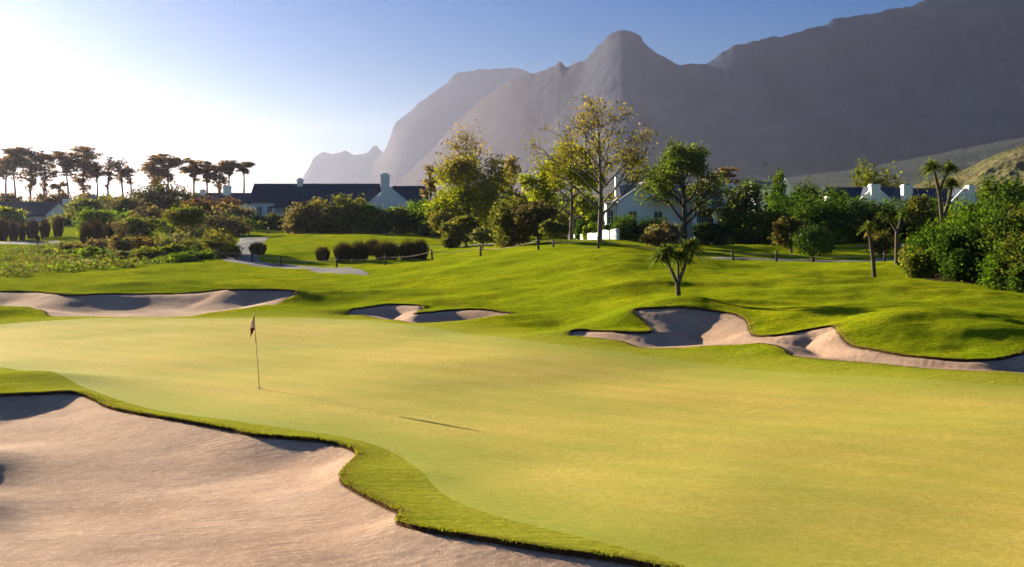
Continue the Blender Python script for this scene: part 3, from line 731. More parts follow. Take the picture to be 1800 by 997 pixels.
def shrub(px, Y, top, wpx, cols, label, cat='shrub', name='shrub', group=None, n=None, trunk=0.0, leaf=None, mat=None, dome=1.0, spread=.2, lobes=None, deep=None, clumps=26, asp=.55, bark=None):
    """rounded bush or small tree; top is a photo row, trunk the bare share of its height"""
    x, zb, h, w_ = size_of(px, Y, top, wpx)
    r = empty(name, (x, Y, zb - .03), label, cat, group)
    ch = h * (1 - trunk); cz = h - ch / 2; dp = (deep or .9) * w_
    if lobes is None:
        lobes = [(0, 0, cz, w_ / 2 * .92, dp / 2, ch / 2 * .95)]
        for _ in range(5):
            a = rng.random() * 2 * pi; q = .30 + .15 * rng.random()
            lobes.append((cos(a) * w_ * q * .8, sin(a) * dp * q * .8, cz + ch * (rng.random() - .45) * .5 * dome, w_ * .25, dp * .25, ch * .27))
        if trunk < .1: lobes.append((0, 0, ch * .25, w_ * .42, dp * .42, ch * .28))
    else:
        lobes = [(a * w_, b * dp, c * h, d * w_, e * dp, f * h) for a, b, c, d, e, f in lobes]
    leaf = leaf or max(.10, .0021 * Y)
    n = n or int(np.clip(5.0 * w_ * ch / leaf ** 2 * .9, 900, 11000))
    Pc, ids = clump_points(lobes, n, clumps, spread)
    Pc[:, 2] = np.where(Pc[:, 2] < .02, np.abs(Pc[:, 2]) * .4 + .02, Pc[:, 2])
    V, q = leaf_quads(Pc, leaf, asp)
    obj('crown', np_mesh('crown', V, q, [mat or M_LEAF], False, None, None, tints(ids, n if len(Pc) == n else len(Pc), cols)), r)
    b = Bag(); tr = max(.03, .035 * w_) if trunk else max(.02, .02 * w_)
    top_c = np.array([0, 0, cz])
    b.tube([(0, 0, -.12), (.02 * w_, 0, h * trunk * .6), (0, .01, max(h * trunk, .15))], [tr * 1.35, tr, tr * .85], 8)
    for _ in range(6):
        a = rng.random() * 2 * pi; e = np.array([cos(a) * w_ * .33, sin(a) * dp * .33, cz + ch * .25 * rng.random()])
        s0 = np.array([0, 0, max(h * trunk, .15) * .95]); mid = (s0 + e) / 2 + np.array([0, 0, -.05 * h])
        b.tube([s0, mid, e], [tr * .6, tr * .35, tr * .12], 5)
    b.obj('trunk', [bark or M_BARK], r)
    return r

RMIN = [.02]
def grow(bag, p, d, L, r, depth, tips, bend=.25, split=(2, 3), ang=.5, shrink=.74, upw=.12, side=5):
    r = max(r, RMIN[0]); pts = [p]; rad = [r]; q = p.copy(); dd = d.copy(); ns = 3
    for i in range(ns):
        dd = dd + rng.normal(size=3) * bend * .35 + np.array([0, 0, upw * .3]); dd /= np.linalg.norm(dd)
        q = q + dd * L / ns; pts.append(q.copy()); rad.append(r * (1 - .35 * (i + 1) / ns))
    bag.tube(pts, rad, side if depth > 1 else 3)
    tips.append((q.copy(), depth, dd.copy()))
    if depth <= 0: return
    for _ in range(rng.integers(split[0], split[1] + 1)):
        ax = rng.normal(size=3); ax -= ax.dot(dd) * dd; ax /= np.linalg.norm(ax)
        a = ang * (.6 + .7 * rng.random()); nd = dd * cos(a) + ax * sin(a)
        s = pts[-1] if rng.random() < .6 else pts[-2]
        grow(bag, s, nd, L * shrink * (.75 + .5 * rng.random()), r * .6, depth - 1, tips, bend, split, ang, shrink, upw, side)

def branch_tree(px, Y, top, wpx, label, cols, clear=.22, rb=.16, leaders=9, depth=3, n=6000, leaf=None, dens=None, name='broadleaf_tree', lean=0., spread=.45, bark=None, mat=None, tip_cols=None, lobes=None, group=None, up0=.75, fan=1.0):
    """tree with a drawn skeleton: limbs leave a leader all the way up, leaves gather round the twigs"""
    x, zb, h, w_ = size_of(px, Y, top, wpx)
    r = empty(name, (x, Y, zb - .03), label, 'tree', group)
    leaf = leaf or .0021 * Y
    b = Bag(); tips = []; RMIN[0] = .00026 * Y
    z = np.linspace(0, h * .96, 12); lx = lean * z + .02 * h * np.sin(z / h * 5) * .5
    ctr = np.stack([lx, .015 * h * np.sin(z / h * 4 + 1), z], 1)
    b.tube(np.concatenate([[[0, 0, -.15]], ctr]), np.concatenate([[rb * 1.4], np.maximum(rb * (1 - z / h * .93), .0004 * Y)]), 9)
    br = b
    for i in range(leaders):
        t = clear + (1 - clear) * (i + .3) / leaders * .9
        k = t * 11; i0 = int(k); p = ctr[i0] * (1 - k + i0) + ctr[min(i0 + 1, 11)] * (k - i0)
        a = i * 2.4 + rng.random(); el = up0 + .5 * t
        d = np.array([cos(a) * cos(el), sin(a) * cos(el), sin(el)])
        reach = w_ / 2 * fan * (1 - .62 * max(0, (t - .35) / .65)) * (.85 + .3 * rng.random())
        grow(br, p, d, reach * .62, rb * (.5 * (1 - t) + .12), depth, tips, .3, (2, 3), .5, .62, .1)
    grow(br, ctr[-2], np.array([0.02, 0, 1.]), h * .08, rb * .1, 2, tips, .2)
    b.obj('trunk', [bark or M_BARK], r)
    tp = np.array([t[0] for t in tips]); dpth = np.array([t[1] for t in tips])
    wgt = np.where(dpth <= 1, 1.0, .25)
    hh = np.clip(tp[:, 2] / h, 0, 1)
    if dens is not None: wgt = wgt * np.interp(hh, *dens)
    wgt /= wgt.sum()
    k = rng.choice(len(tp), n, p=wgt)
    sp = spread * w_ * .1
    Pc = tp[k] + rng.normal(size=(n, 3)) * sp * np.array([1, 1, .75])
    ids = k // 3
    cc = tints(ids, n, cols)
    if tip_cols is not None:
        f = np.clip((Pc[:, 2] / h - .45) / .45, 0, 1); f = np.repeat(f, 4)[:, None]
        c2 = tints(ids, n, tip_cols); cc = cc * (1 - f) + c2 * f
    V, q = leaf_quads(Pc, leaf, .6)
    obj('crown', np_mesh('crown', V, q, [mat or M_LEAF], False, None, None, cc), r)
    return r

def pine(px, Y, top, w_px, bot, label, lean=0., layers=5, dense=1.0, kind='pine_tree'):
    x, zb, h, w_ = size_of(px, Y, top, w_px)
    r = empty(kind, (x, Y, zb - .05), label, 'pine tree', 'pines along the skyline')
    zc = (H - (bot - HY) / F * Y) - zb                     # underside of the crown
    b = Bag(); rb = .33
    z = np.linspace(0, h * .95, 9); cx = lean * z + .25 * np.sin(z * .35 + px)
    ctr = np.stack([cx, .2 * np.sin(z * .3), z], 1)
    b.tube(ctr, rb * (1 - .8 * z / h), 7)
    bb = b; lobes = []
    for i in range(layers):
        t = (i + .5) / layers; zz = zc + (h - zc) * t
        wd = w_ / 2 * 1.2 * (1.0 - .45 * abs(t - .65) - (.35 if t < .35 else 0)) * (.8 + .35 * rng.random())
        for j in range(3):
            a = rng.random() * 2 * pi; off = wd * (.25 + .5 * rng.random())
            c = np.array([np.interp(zz, z, cx) + cos(a) * off, sin(a) * off, zz + rng.normal() * .4])
            lobes.append((c[0], c[1], c[2], wd * (.5 + .2 * rng.random()), wd * .55, (h - zc) / layers * (.55 + .25 * rng.random())))
            s0 = np.array([np.interp(zz - 1.6, z, cx), 0, max(zz - 1.6, .5)])
            bb.tube([s0, (s0 + c) / 2 + [0, 0, -.15], c], [.14, .09, .04], 4)
    b.obj('trunk', [M_DARKBARK], r)
    n = int(5600 * dense * (w_ / 6) ** 1.3)
    Pc, ids = clump_points(lobes, n, 9, .26, .4, .7)
    V, q = leaf_quads(Pc, .46, .42, .2)
    obj('crown', np_mesh('crown', V, q, [M_NEEDLE], False, None, None, tints(ids, len(Pc), PINE)), r)
    return r

def reed(px, Y, top, wpx, label, n=1500, group=None, cols=((.03, .028, .012), (.055, .045, .018), (.10, .075, .03)), name='reed_tuft', cat='reed tuft', wid=.035, flare=1.0, droop=.05):
    x, zb, h, w_ = size_of(px, Y, top, wpx)
    r = empty(name, (x, Y, zb - .03), label, cat, group)
    a = rng.random(n) * 2 * pi; q = np.sqrt(rng.random(n)); base = np.stack([np.cos(a) * q * w_ * .27, np.sin(a) * q * w_ * .27, np.zeros(n)], 1)
    L = h * (.55 + .48 * rng.random(n) ** .7) * (1.0 - .42 * q * q)
    out = q * w_ * .27 * flare / h + .03 * rng.normal(size=n)
    d = np.stack([np.cos(a) * out, np.sin(a) * out, np.ones(n)], 1) + rng.normal(size=(n, 3)) * .05
    V, qq, m = strips(base, d, L, np.full(n, max(wid, .0005 * Y)), np.full(n, droop), 2)
    obj('foliage', np_mesh('foliage', V, qq, [M_REED], False, None, None, tints(np.arange(n) // 25, n, cols, .25, m)), r)
    return r

def rosette(bag, c, R, n=46, width=.06, up=.35, droop=.75):
    n = int(n * 1.7); width *= 1.15
    a = rng.random(n) * 2 * pi; el = rng.random(n) ** .8 * 1.5 - .25 + up * .3
    d = np.stack([np.cos(a) * np.cos(el), np.sin(a) * np.cos(el), np.sin(el)], 1)
    base = np.array(c) + d * .05 * R - np.array([0, 0, 1]) * (rng.random(n) * .22 * R)[:, None]
    V, q, m = strips(base, d, R * (.8 + .35 * rng.random(n)), np.full(n, width), np.full(n, droop) * (.6 + .6 * rng.random(n)), 5)
    bag.add(V, q, None, tints(np.arange(n) // 3, n, [(.045, .075, .014), (.085, .12, .024), (.15, .17, .04)], .2, m))

def tree_aloe(px, Y, label, stems, R, rb=.12, skirt=False, n=46, width=.06):
    """stems: list of polylines in (photo column, photo row) from fork or base to crown"""
    x = (px - 900) / F * Y; zb = gz(x, Y)
    r = empty('tree_aloe', (x, Y, zb - .02), label, 'tree aloe')
    def loc(c, dy=0): w_ = at(c[0], c[1], Y); return np.array([w_[0] - x, dy, w_[2] - zb + .02])
    for si, st in enumerate(stems):
        pts = np.array([loc(c, .12 * si * (k / max(1, len(st) - 1))) for k, c in enumerate(st['line'])])
        if st.get('base'): pts[0] = (pts[0][0], 0, -.12)
        ps = smooth_loop(pts, 5, closed=False); t = np.linspace(0, 1, len(ps))
        b = Bag(); r0, r1 = st['r']; b.tube(ps, r0 * (1 - t) + r1 * t, 8)
        b.obj('trunk' if st.get('base') else 'branch', [M_ALOEBARK], r)
        for (cpx, cpy, s_) in st.get('heads', [(*st['line'][-1], 1.0)]):
            hb = Bag(); rosette(hb, loc((cpx, cpy), .12 * si + rng.normal() * .15), R * s_, n, width)
            hb.obj('leaf_rosette', [M_LEAF], r, False)
            if skirt:
                k = 60; c = loc((cpx, cpy + 4), .12 * si); a = rng.random(k) * 2 * pi
                d = np.stack([np.cos(a) * .55, np.sin(a) * .55, -np.ones(k) * .8], 1)
                V, q, m = strips(c + d * .02, d, R * .85 * (.6 + .5 * rng.random(k)), np.full(k, width), np.full(k, .2), 3)
                obj('dry_leaf_skirt', np_mesh('dry_leaf_skirt', V, q, [M_LEAF], False, None, None, tints(np.arange(k), k, TAN, .2, m)), r)
    return r
M_ALOEBARK = simple_mat('aloe_bark', (.09, .07, .05), .9, .1, .3, 8., .5, 30.)
# ------------------------------------------------------------------ planting plan
# pines on the left skyline: column, crown top, crown width, crown underside, lean, layers, dense
PN = [(8,262,46,312,.06,4,1.1,'leftmost pine on the skyline, leaning trunk cut by the photo edge'),
 (26,263,40,306,-.0,4,1.0,'pine with bare straight trunk, second from the left on the skyline'),
 (54,262,44,336,.0,6,1.3,'dense tall pine above the cottage roof, third from the left'),
 (74,268,40,338,.05,5,.9,'pine with thin forked crown right of the dense tall pine'),
 (104,323,26,336,0,2,.5,'small low pine between two tall groups, seen against the glow'),
 (119,269,40,300,-.03,3,.9,'pine with a small rounded crown just left of the tallest pine'),
 (146,257,52,334,.02,7,1.3,'tallest pine with flat parasol top and dense lower tiers'),
 (169,293,34,312,.0,3,.8,'short umbrella pine just right of the tallest pine'),
 (191,282,26,326,0,5,.5,'thin sparse pine with tufted tiers above the garden bushes'),
 (214,281,22,322,0,4,.5,'narrow sparse pine right of the thin tufted one'),
 (231,292,30,318,-.05,3,.8,'small pine with leaning stem left of the dark dome tree'),
 (268,276,46,326,.03,6,1.2,'wide dense pine rising behind the left of the dark dome tree'),
 (297,271,36,314,.0,5,1.0,'tall pine with stepped tiers directly above the dark dome tree'),
 (342,284,42,316,.0,4,1.0,'pine with flat open crown above the two small white chimneys'),
 (367,288,34,318,-.03,4,.9,'pine between the flat open pine and the forked one'),
 (385,290,32,334,.04,5,.9,'ragged pine with low tiers just left of the white chimney'),
 (404,283,32,306,.0,3,.9,'tall forked pine right of the white chimney'),
 (426,287,34,300,.02,2,.9,'rightmost pine on the skyline beside the long slate roof')]
for px, top, w_, bot, ln, ly, de, lab in PN:
    pine(px, 300, top, w_, bot, lab, ln, ly, de)
pine(1275, 210, 301, 34, 322, 'dark pine behind the white chimneys of the two-gabled house', 0, 4, 1.2)

# distant treeline under the pines
k_ = 0
for px, top, w_, wd in [(-30,344,60,'leftmost'),(18,340,50,'second'),(66,344,48,'third'),(108,338,44,'fourth'),(150,336,46,'fifth')]:
    shrub(px, 270, top, w_, BROWN[:2] + PINE, f'hazy brown thicket under the pines, {wd} from the left edge', 'thicket', 'thicket', 'hazy thickets under the pines', 2600)
for px, top, w_, lab in [(20,362,58,'yellow-green bush above the dark reed clumps at the left edge'),(118,376,60,'low brown-green bush before the gable of the far left cottage'),(150,346,70,'olive bush beside the far left cottage roof'),(190,344,90,'broad olive bush between the far cottage and the dark dome tree')]:
    shrub(px, 205 if px < 130 else 225, top, w_, YELLOWG if px == 20 else OLIVE, lab, n=5200)

# dark dome tree and the bushes of the garden bank, far to near
shrub(283, 205, 322, 112, [(.02,.03,.008),(.05,.05,.014),(.10,.085,.03)], 'dark dome-crowned tree tallest in the left garden', 'tree', 'dome_tree', n=11000, trunk=.08)
shrub(222, 190, 345, 80, BROWN[:2] + OLIVE[:2], 'brownish bush left under the dark dome tree', n=6500)
shrub(215, 178, 366, 60, GREENL, 'mid green bush under the brownish one in the left garden')
shrub(258, 172, 364, 60, BROWN, 'russet brown bush in the middle of the garden bank', n=5000)
shrub(372, 188, 348, 90, REDBR, 'broad reddish brown bush below the small white chimneys', n=7000)
shrub(412, 180, 358, 70, BROWN + [(.17,.16,.05)], 'brown-gold bush beside the white cottage wall', n=6000)
shrub(438, 168, 384, 54, DARKG[:2] + OLIVE[:2], 'dark rounded bush at the foot of the white cottage wall')
shrub(168, 165, 366, 66, YELLOWG[:2] + GREENL, 'bright green bush with dark foot above the twin reed clumps', n=5000)
shrub(340, 160, 372, 60, REDBR + OLIVE, 'mixed russet bush behind the slender garden tree')
shrub(395, 155, 378, 84, BROWN[:2] + DARKG[1:2], 'dark brown bush behind the yellow spiky plant', n=6000)
shrub(300, 158, 380, 60, GREENL[:2] + OLIVE, 'green bush left of the slender garden tree')
shrub(240, 150, 380, 66, LIME[:2] + OLIVE, 'lime tinted bush above the yellow spiky clump', n=5000)
shrub(206, 145, 386, 44, BROWN, 'purple brown upright bush right of the twin reed clumps')
# slender tree with a visible grey trunk
shrub(328, 122, 362, 70, GREENL[:2] + OLIVE + REDBR[:1], 'slender garden tree with pale grey trunk and russet green crown', 'tree', 'garden_tree', trunk=.5, n=5500)
# reed columns
for px, Y, top, w_, lab in [(4,150,376,26,'leftmost dark reed clump on the far left lawn'),(24,150,384,20,'second dark reed clump from the left edge'),(39,152,388,15,'thin dark reed clump, third from the left edge'),
  (57,155,378,28,'wide dark reed clump in the middle of the far left row'),(79,156,380,22,'dark reed clump under the cottage roof, fifth in the row'),(102,158,376,22,'last dark reed clump of the far left row, under the white gable'),
  (150,135,386,22,'left one of the twin dark reed clumps by the path'),(170,135,382,26,'right one of the twin dark reed clumps by the path'),(190,138,388,22,'brown reed clump right of the twin dark ones')]:
    reed(px, Y, top, w_, lab, 1300, 'dark reed clumps on the far left lawn', ((.035,.022,.012),(.055,.035,.018),(.08,.055,.03)))
for px, Y, top, w_, lab, n_ in [(453,117,424,32,'lone round reed tuft between the path and the lawn mound',1700),(567,113,432,27,'small reed tuft, first of the row before the lawn mound',1300),
  (604,113,424,36,'second reed tuft of the row before the lawn mound',1900),(632,114,422,36,'third reed tuft of the row, joined to the second',1900),(655,118,418,28,'slightly set back reed tuft, fourth of the row',1400),
  (680,113,422,48,'widest reed tuft, fifth of the row before the lawn mound',2500),(716,112,416,32,'sixth reed tuft of the row, with a gap on its left',1700),(738,112,416,32,'last reed tuft of the row before the lawn mound',1700)]:
    reed(px, Y, top - random.uniform(0, 4), w_ * 1.22, lab, int(n_ * 1.2), 'dark reed tufts in front of the lawn mound', flare=1.0)
# spiky yellow plants
for px, Y, top, w_, lab in [(388,116,384,66,'tall spiky yellow-green plant at the right end of the flower bed'),(372,118,392,44,'lower spiky lime plant left of the tall one'),(238,124,402,44,'spiky yellow-green clump in the middle of the garden bank'),(262,124,406,44,'pale spiky clump right beside the middle spiky one')]:
    reed(px, Y, top, w_, lab, 520, None, ((.12,.17,.015),(.24,.27,.025),(.40,.34,.05)), 'spiky_plant', 'spiky plant', .09, 1.6, .25)
# bed bushes in front rows
BB = [(352,119,404,54,GREYG,'grey-green cushion bush behind the slender trunk'),(305,118,410,44,GREYG,'grey-green cushion bush left of the slender trunk'),(335,112,420,52,OLIVE,'low olive bush at the foot of the slender tree'),
 (372,110,420,58,DARKG[1:] + OLIVE,'dark green bush at the right corner of the flower bed'),(402,113,424,40,DARKG[1:] + OLIVE,'last green bush of the bed beside the cart path'),(385,108,402,50,OLIVE + BROWN[:1],'bronze bush under the tall spiky plant'),
 (255,114,414,52,BROWN[:1] + REDBR[:1],'dark purple brown cushion bush in the bed'),(290,112,420,40,GREYG + OLIVE,'small sage bush right of the purple brown cushion'),(262,107,432,50,YELLOWG[:2] + OLIVE,'low yellow-olive bush on the front edge of the bed'),
 (300,107,430,52,YELLOWG[:2] + OLIVE,'golden low bush in front of the sage bush'),(345,105,440,60,DARKG[1:] + GREENL,'flat dark green bush on the bed edge below the slender tree'),(312,103,445,54,GREENL,'flat green bush on the front bed edge'),
 (212,112,414,44,BROWN,'brown heath bush above the bright green leafy one'),(175,118,418,50,BROWN + REDBR[:1],'rusty heath bush left in the bed'),(128,120,426,46,BROWN + OLIVE,'brown heath bush at the upper left tip of the bed'),
 (160,110,434,56,GREENL,'bright green leafy low bush in the left of the bed'),(190,109,438,44,DARKG[2:] + LIME[:2],'vivid green low bush beside the leafy one'),(228,108,440,46,GREYG,'pale sage low bush in the bed centre'),
 (95,118,441,46,DARKG[1:] + BROWN,'dark low bush near the left lawn'),(60,113,448,50,OLIVE + BROWN,'olive brown low bush towards the left edge'),(20,110,452,52,OLIVE + BROWN[:1],'mixed low bush at the left edge of the photo'),
 (120,108,449,50,OLIVE + GREENL[:1],'olive green low bush above the white flowering one'),(40,107,460,50,BROWN + REDBR[:1],'rust heath mound at the front left of the bed'),(90,106,452,58,BROWN + OLIVE,'purple brown heath mound left of the white flowers')]
for px, Y, top, w_, cols, lab in BB:
    shrub(px, Y, top, w_, cols, lab, n=3000, leaf=.2, spread=.24)
shrub(142, 102.5, 457, 44, [(.34,.28,.2),(.5,.42,.33),(.3,.28,.14)], 'low cushion of whitish flowers on the front bed edge', 'flowering shrub', 'flowering_shrub', n=2200, leaf=.14)
shrub(175, 102.5, 461, 30, [(.24,.22,.14),(.42,.36,.28),(.2,.2,.1)], 'smaller pale flowering cushion right of the whitish one', 'flowering shrub', 'flowering_shrub', n=1500, leaf=.14)

# behind the centre-left mound
CL = [(526,160,356,58,BROWN + OLIVE[:1],'brownish thin-twigged round bush before the cottage veranda',5200,0),(560,160,352,56,BROWN + OLIVE,'taller brownish round bush beside the thin-twigged one',5200,0),(592,166,366,50,YELLOWG[:2] + OLIVE,'yellowish bush peeping left of the big olive dome',4200,0),
 (612,158,338,72,OLIVE,'big olive dome bush in front of the slate roof',8000,.04),(662,156,358,66,OLIVE[:2] + GREENL,'green dome bush left under the white gable',7000,.0),(701,157,358,42,DARKG[1:] + OLIVE,'smaller dark dome bush right under the white gable',4200,0),
 (736,154,368,48,DARKG[:2] + OLIVE[:1],'dark bush at the right foot of the gable',4200,0),(763,150,382,54,DARKG[1:] + GREYG[:1],'low dark sage bush in front of the autumn tree',4200,0),(776,146,366,40,OLIVE + TAN[:1],'light olive round bush under the autumn tree',3600,.1),
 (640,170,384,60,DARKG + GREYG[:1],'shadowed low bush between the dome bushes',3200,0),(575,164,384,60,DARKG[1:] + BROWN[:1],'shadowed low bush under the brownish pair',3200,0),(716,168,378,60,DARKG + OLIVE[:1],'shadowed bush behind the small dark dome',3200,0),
 (745,165,348,70,GREENL,'fresh green bush under the left of the autumn tree',6000,0)]
for px, Y, top, w_, cols, lab, n_, tr in CL:
    shrub(px, Y, top, w_, cols, lab, n=n_, trunk=tr)
for i, (px, lab) in enumerate([(448,'left'),(478,'middle'),(506,'right')]):
    shrub(px, 176, 378 - 2 * (i == 1), 40, DARKG[1:] + BROWN[:1], f'dark clipped hedge bush before the white cottage wall, {lab} of three', 'hedge bush', 'hedge_bush', 'hedge bushes before the cottage wall', 3000)
shrub(818, 122, 380, 74, OLIVE + GREYG[:1], 'large clipped dome shrub with pale olive top on the lawn', n=7500, trunk=.12, spread=.16, clumps=40)
shrub(795, 121, 402, 34, TAN[:1] + OLIVE, 'straw coloured bush leaning on the left of the clipped dome', n=2400)
shrub(848, 112, 401, 42, GREYG + OLIVE, 'small round clipped tree right of the large clipped dome', 'shrub', 'shrub', n=3200, trunk=.32, spread=.17, clumps=30)
shrub(900, 108, 348, 74, BROWN[:1] + OLIVE + DARKG[1:2], 'big dense brownish bush tree left of the ball tree', n=9000, trunk=.06)
shrub(945, 106, 352, 84, [(.04,.04,.025),(.08,.07,.04),(.12,.10,.06)], 'dark purplish bush tree with short stout trunk', 'tree', 'bush_tree', n=9000, trunk=.2, bark=M_DARKBARK)
shrub(888, 118, 360, 50, OLIVE, 'olive bush tucked behind the big brownish one', n=3600)
shrub(972, 96, 386, 48, GREYG[:2] + OLIVE, 'round ball tree on a thin stem standing near the rope', 'tree', 'ball_tree', n=4200, trunk=.36, spread=.16, clumps=36)

# the large trees
branch_tree(822, 150, 238, 128, 'autumn gold-green tree with bushy crown and bare spire', YELLOWG, .10, .3, 13, 3, 15000, .29, ([0, .25, .55, .72, .8, 1], [.5, 1.2, 1.2, .6, .13, .04]), 'autumn_tree', 0, .75, fan=1.0, tip_cols=TAN, up0=.62)
shrub(822, 151, 262, 106, YELLOWG, 'dense inner foliage', lobes=[(0,0,.5,.40,.45,.30),(-.26,0,.58,.24,.3,.22),(.26,0,.45,.26,.3,.26),(.04,0,.80,.17,.24,.19),(-.36,0,.36,.2,.3,.18),(.42,0,.34,.18,.25,.2),(.0,0,.22,.40,.4,.2)], n=10500, leaf=.27, spread=.22, clumps=40, name='TEMP_autumn_inner')
branch_tree(1054, 105, 192, 168, 'tall open tree with bare upper twigs and a straight grey trunk', [(.09,.11,.012),(.15,.165,.018),(.24,.22,.03)], .20, .24, 18, 4, 6200, .20, ([0, .22, .4, .55, .75, 1], [.2, 1, 1.2, .55, .16, .08]), 'tall_open_tree', 0, .5, fan=1.12, tip_cols=[(.16,.14,.03),(.24,.18,.045)], up0=.52)
branch_tree(1004, 115, 272, 122, 'spreading yellow-green tree left of the tall open tree', YELLOWG, .22, .25, 12, 3, 10500, .30, ([0, .22, .4, .9, 1], [.2, 1, 1.2, 1, .5]), 'yellow_green_tree', 0, .55, fan=1.05, up0=.35)
branch_tree(1202, 125, 272, 130, 'willow-like tree with rounded green crown and drooping left side', WILLOW, .22, .34, 14, 3, 15500, .25, ([0, .28, .5, .8, 1], [.1, .5, 1, 1.3, 1]), 'willow_tree', 0, .6, fan=1.0, up0=.55, bark=M_DARKBARK)
branch_tree(900, 158, 284, 84, 'pale sparse tree with nearly bare twigs between the two large trees', TAN + OLIVE[1:2], .3, .14, 9, 3, 1500, .34, None, 'sparse_tree', 0, .6, up0=.7)
branch_tree(757, 160, 296, 56, 'bare tan twigs rising at the left of the autumn tree', TAN, .35, .10, 8, 3, 900, .34, None, 'sparse_tree', 0, .6, up0=.8)

# right half
shrub(905, 140, 330, 60, GREENL + OLIVE, 'green bush behind the big brownish bush tree', n=4200)
for px, w_, lab in [(1098,44,'left'),(1130,44,'middle'),(1158,34,'right')]:
    shrub(px, 122, 382 if px > 1100 else 378, w_, DARKG, f'dark hedge bush in front of the house gable, {lab} of three', 'hedge bush', 'hedge_bush', 'dark hedge bushes before the gable', 4200, lobes=[(0,0,.5,.5,.4,.5),(-.2,0,.4,.35,.4,.4),(.2,0,.45,.35,.4,.45)], leaf=.2)
shrub(1095, 119, 371, 36, DARKG[1:] + GREENL[:1], 'clipped dark green ball above the white garden wall end', n=3400, leaf=.2, spread=.15)
reed(1118, 112, 411, 44, 'bright green strap-leaved plant at the wall end', 420, None, ((.06,.13,.012),(.10,.20,.02),(.16,.24,.03)), 'strap_leaf_plant', 'plant', .09, 2.2, .5)
shrub(1040, 124, 392, 34, GREENL, 'small green bush behind the white garden wall', n=2000)
shrub(1020, 128, 386, 24, DARKG, 'small dark ball bush behind the wall near the second trunk', n=1400)
shrub(1165, 100, 388, 66, GREYG[1:] + TAN[:1] + BROWN[2:], 'brownish grey ball shrub behind the forked tree aloe', n=5600, trunk=.12, spread=.16, clumps=40)
for px, w_, lab in [(1238,38,'left'),(1268,38,'right')]:
    shrub(px, 122, 394, w_, DARKG[:2], f'squared near-black hedge block under the veranda, {lab} half', 'hedge bush', 'hedge_bush', 'squared hedge under the veranda', 4200, lobes=[(0,0,.5,.55,.4,.52),(.2,0,.72,.36,.4,.34),(-.2,0,.72,.36,.4,.34)], leaf=.18, spread=.14)
RM = [(1308,122,372,60,DARKG[:2] + GREENL[:1],'dark green bush with lit foot right of the squared hedge',6000),(1350,121,368,88,DARKG[1:] + OLIVE[:2],'broad olive-green bush behind the brown ball shrub',8000),(1310,140,322,66,DARKG[1:] + OLIVE[:1],'dark conical bush tree right of the house gable',6500),
 (1362,150,301,40,GREENL[:2] + OLIVE[:1],'slim upright dark tree beside the small blue gable',4500),(1402,140,334,60,DARKG + OLIVE[:1],'dark rounded bush below the small blue gable',5000),(1428,146,318,60,DARKG[1:] + GREYG[:1],'feathery grey-green tree top in the dark belt',4600),
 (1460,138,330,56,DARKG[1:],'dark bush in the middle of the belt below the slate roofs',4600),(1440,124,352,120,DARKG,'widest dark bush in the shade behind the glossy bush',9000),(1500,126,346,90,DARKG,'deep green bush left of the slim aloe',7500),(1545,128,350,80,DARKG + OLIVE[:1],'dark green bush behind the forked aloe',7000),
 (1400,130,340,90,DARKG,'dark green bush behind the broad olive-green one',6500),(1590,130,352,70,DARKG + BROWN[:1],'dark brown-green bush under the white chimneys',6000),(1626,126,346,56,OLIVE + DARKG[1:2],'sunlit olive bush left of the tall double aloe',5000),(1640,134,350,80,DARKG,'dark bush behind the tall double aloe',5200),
 (1528,205,292,58,YELLOWG[:2] + OLIVE,'yellow-olive tree standing behind the slate-roofed cottages',5500),(1562,205,300,48,OLIVE + GREENL[:1],'smaller olive tree right of the yellow-olive one',4200),(1636,205,318,50,OLIVE,'low olive tree top right of the small white chimney',3600),(1768,120,303,88,DARKG[1:] + YELLOWG[:1],'large dark round tree at the right edge behind the thicket',8500),
 (1700,118,350,80,GREENL + DARKG[1:2],'fresh green bush right of the tall double aloe',6500),(1752,110,348,80,DARKG[1:] + GREENL[:1],'green bush under the large dark round tree',6500),(1812,100,350,90,DARKG[1:] + OLIVE[:1],'bush at the right photo edge under the dark round tree',6000),
 (1548,100,405,44,REDBR[1:] + OLIVE,'small rust-tinted bush behind the slim aloe',2600)]
for px, Y, top, w_, cols, lab, n_ in RM:
    shrub(px, Y, top, w_, cols, lab, 'tree' if 'tree' in lab.split(' top')[0].split()[:6] else 'shrub', 'shrub', n=n_, spread=.24)
shrub(1390, 104, 381, 64, BROWN[:2] + OLIVE[:2], 'brown-olive clipped ball shrub on a short trunk', n=6000, trunk=.16, spread=.15, clumps=44)
shrub(1428, 88, 393, 74, [(.03,.07,.01),(.06,.12,.015),(.12,.2,.03)], 'glossy round bush with big leaves and short trunk on the lawn', 'shrub', 'glossy_bush', n=4600, trunk=.16, leaf=.22, mat=M_GLOSSY, clumps=70, spread=.13, bark=M_DARKBARK)

